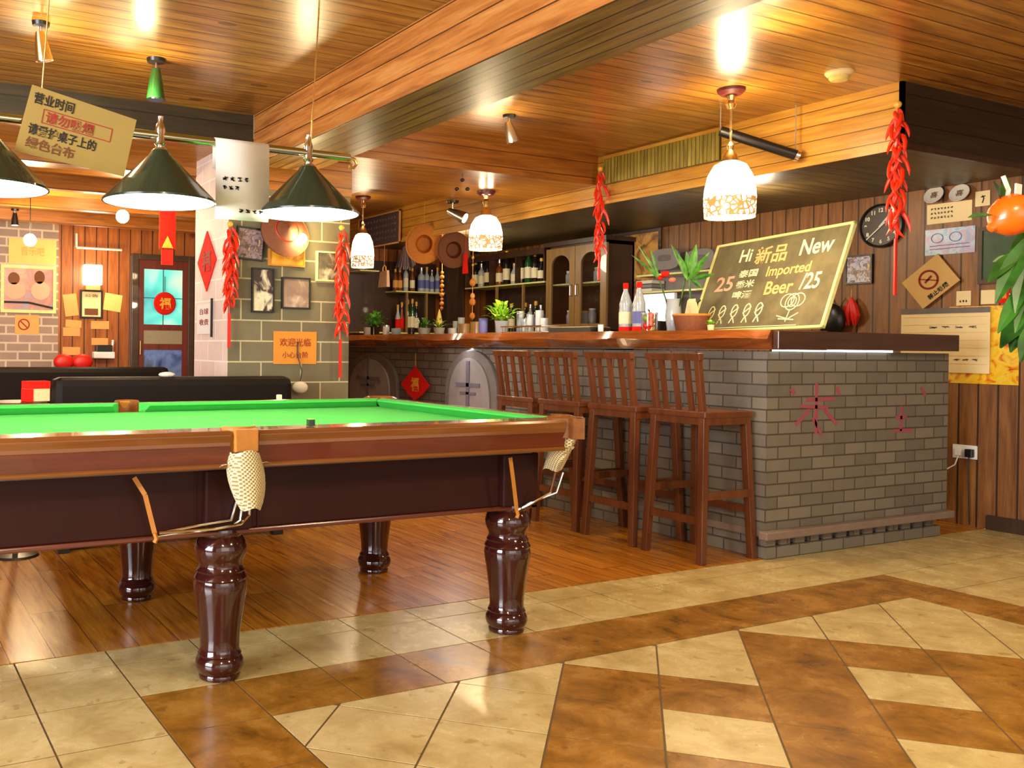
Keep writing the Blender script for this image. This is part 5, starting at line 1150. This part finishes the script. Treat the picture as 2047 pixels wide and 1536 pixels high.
c, w, h, rz = wall_frame(167, 203, 530, 570, 'Y', 9.3, .07); t = thing('wall_sconce', 'bright square wall sconce on the wooden far wall', 'wall lamp', c)
MB().box(-w/2, w/2, -.05, .05, -h/2, h/2).build('lantern_glass', emit('sconce_glow', (1,.95,.85,1), 5), t, bevel=.01); MB().box(-w*.4, w*.4, -.03, .06, -h/2-.05, -h/2-.005).build('bracket', MT['brass'], t); point('sconce_light', (c.x, c.y-.15, c.z), 7, (1,.8,.5), .08)
t, w, h = framed('framed_certificate', 'black framed certificate under the wall sconce', 'picture', (160, 205, 580, 637), 'Y', 9.3, MT['black'], MT['cream'], .018)
text('公告', 0, h*.3, h*.1, MT['ink'], t, y=-.006, width=w*.6); MB().box(-w*.3, w*.3, -.006, -.004, -h*.38, -h*.15).build('printed_photo', MT['inkbrown'], t)
for i, (rc, mt, tl, lab) in enumerate((((128,155,588,632),'tan',R(-8),'orange note left of the black certificate'), ((208,243,588,622),'yellowc',R(8),'pale yellow note right of the black certificate'), ((131,163,640,655),'tan',R(3),'orange note under the tilted one on the far wall'), ((126,160,655,672),'tan',0,'orange note with fine writing on the far wall'), ((182,218,642,658),'tan',0,'orange note under the certificate'), ((183,216,676,690),'tan',0,'orange note above the white telephone'), ((125,160,694,710),'tan',0,'lowest orange note on the far wall'))):
    sheet('paper_note', lab, 'note', rc, 'Y', 9.3, MT[mt], 'notes on the far wall', tl)
c, w, h, rz = wall_frame(186, 228, 690, 717, 'Y', 9.3, .06); t = thing('telephone', 'white and dark telephone on the far wooden wall', 'telephone', c); MB().box(-w/2, w/2, -.05, .05, -h/2, 0).build('base', MT['white'], t, bevel=.01); MB().box(-w*.38, w*.38, -.045, .05, .0, h*.5).build('cradle', MT['black'], t, bevel=.006); MB().tube([(w*.4,0,-.02),(w*.45,0,.12)], .012, 8).build('handset', MT['white'], t, smooth=True)
for i, px in enumerate((128, 165)):
    p = at(px, 724, Y=8.9); t = thing('red_cushion', ('left','right')[i]+' crimson cushion on the bench below the far wall notes', 'cushion', (p.x, 8.9, .86), 0, 'crimson cushions'); MB().sphere((0,0,.07), .10, 14, 8, (1,.5,.75)).build('cushion', MT['red'], t, smooth=True)
t = thing('bench', 'dark bench under the crimson cushions on the far wall', 'bench', (1.85, 8.95, 0)); MB().box(-.4, .5, -.15, .25, .80, .86).build('seat', MT['cabd'], t); 
for sx in (-.38, .48): MB().box(sx-.02, sx+.02, -.13, .23, 0, .80).build('leg', MT['cabd'], t)
p0, p1, p2 = at(155,466,Y=9.22), at(155,494,Y=9.22), at(246,503,Y=9.22); t = thing('conduit', 'thin white cable conduit high on the far wall', 'conduit', (0,0,0)); MB().tube([(p0.x,9.27,p0.z),(p1.x,9.27,p1.z)], .012, 8).tube([(p1.x,9.27,p1.z),(p2.x,9.27,p1.z)], .012, 8).build('pipe', MT['paper'], t, smooth=True)
# knot on the far door and red banner
c, w, h, rz = wall_frame(307, 352, 577, 637, 'Y', 9.24); t = thing('fortune_knot', 'round red knot ornament hanging on the teal door pane', 'ornament', c, 0); o = MB().lathe([(.001,-.012),(w*.45,-.010),(w*.5,0),(w*.45,.01),(.001,.012)], n=22, caps=False).build('disc', MT['redbright'], t, smooth=True); o.rotation_euler = (R(90),0,0)
text('福', 0, 0, w*.5, MT['gold'], t, y=-.014, bold=.03); MB().tube([(0,0,h*.4),(0,0,h*.9)], .004, 5).build('cord', MT['ink'], t)
a = at(335, 430, Y=7.0); b_ = at(335, 530, Y=7.0); w = .13
t = thing('red_hanging_banner', 'red paper banner with gold figure hanging in front of the far door', 'banner', (a.x, 7.0, a.z)); MB().box(-w/2, w/2, -.006, .006, -(a.z-b_.z)*.68, .06).build('upper_panel', MT['redbright'], t)
MB().box(-w*.36, w*.36, -.005, .005, -(a.z-b_.z), -(a.z-b_.z)*.70).build('lower_tassel', MT['red'], t); MB().prism([(-w*.35,-(a.z-b_.z)*.66),(w*.35,-(a.z-b_.z)*.66),(0,-(a.z-b_.z)*.42)], -.009, -.006, 'Y').build('gold_figure', MT['gold'], t); MB().tube([(0,0,.06),(0,0,2.30-a.z)], .002, 5).build('cord', MT['red'], t)
# bulbs of the back room
def bulb_lamp(px, py, Y, lab, w, r=.05):
    c = at(px, py, Y=Y); t = thing('hanging_bulb', lab, 'lamp', (c.x, Y, 2.30), 0, None)
    MB().lathe([(.001,-.02),(.04,-.018),(.045,0)], n=16, caps=False).build('ceiling_rose', MT['black'], t, smooth=True); MB().tube([(0,0,-.02),(0,0,c.z-2.30+r)], .004, 6).build('cord', MT['black'], t)
    MB().sphere((0,0,c.z-2.30), r, 14, 10).build('bulb', emit('bulb_glow_%d' % px, (1,.85,.6,1), 40), t, smooth=True); point('bulb_light', (c.x, Y, c.z-.09), w, (1,.74,.40), .05); point('bulb_uplight', (c.x, Y, c.z+.10), w*.5, (1,.74,.40), .05)
bulb_lamp(60, 480, 7.6, 'bright bare bulb at the far left in front of the yellow panel', 26)
bulb_lamp(245, 433, 6.9, 'bright bare bulb under the middle lamp shade in the back room', 20)
t, p = track_spot('ceiling_spotlight', 'small black spotlight with a lit white tip at the far left', 30, 418, 2.30, (0,0,-1), 6, size=.9)
# bare points added under the ceiling to make a glow on the boards
for (px, py, w_, dz) in ((120, 45, 5, .2), (290, 105, 4, .2), (1000, 222, 3.2, .16), (1545, 40, 7, .2)):
    p = at(px, py, Z=Zc); point('ceiling_glow_point', (p.x, p.y, Zc-dz), w_, (1,.80,.40), .02)
area('bar_led', (4.21, 5.9, 1.106), (4.0, 5.9, 0), 11, .02, 5.0, (.88,.90,1.0))
point('bar_inner_point', (5.3, 4.2, 2.0), 10, (1,.84,.62), .1); point('bar_inner_point', (5.0, 7.2, 2.0), 14, (1,.84,.62), .1)  # bare warm points inside the bar, no fixture built
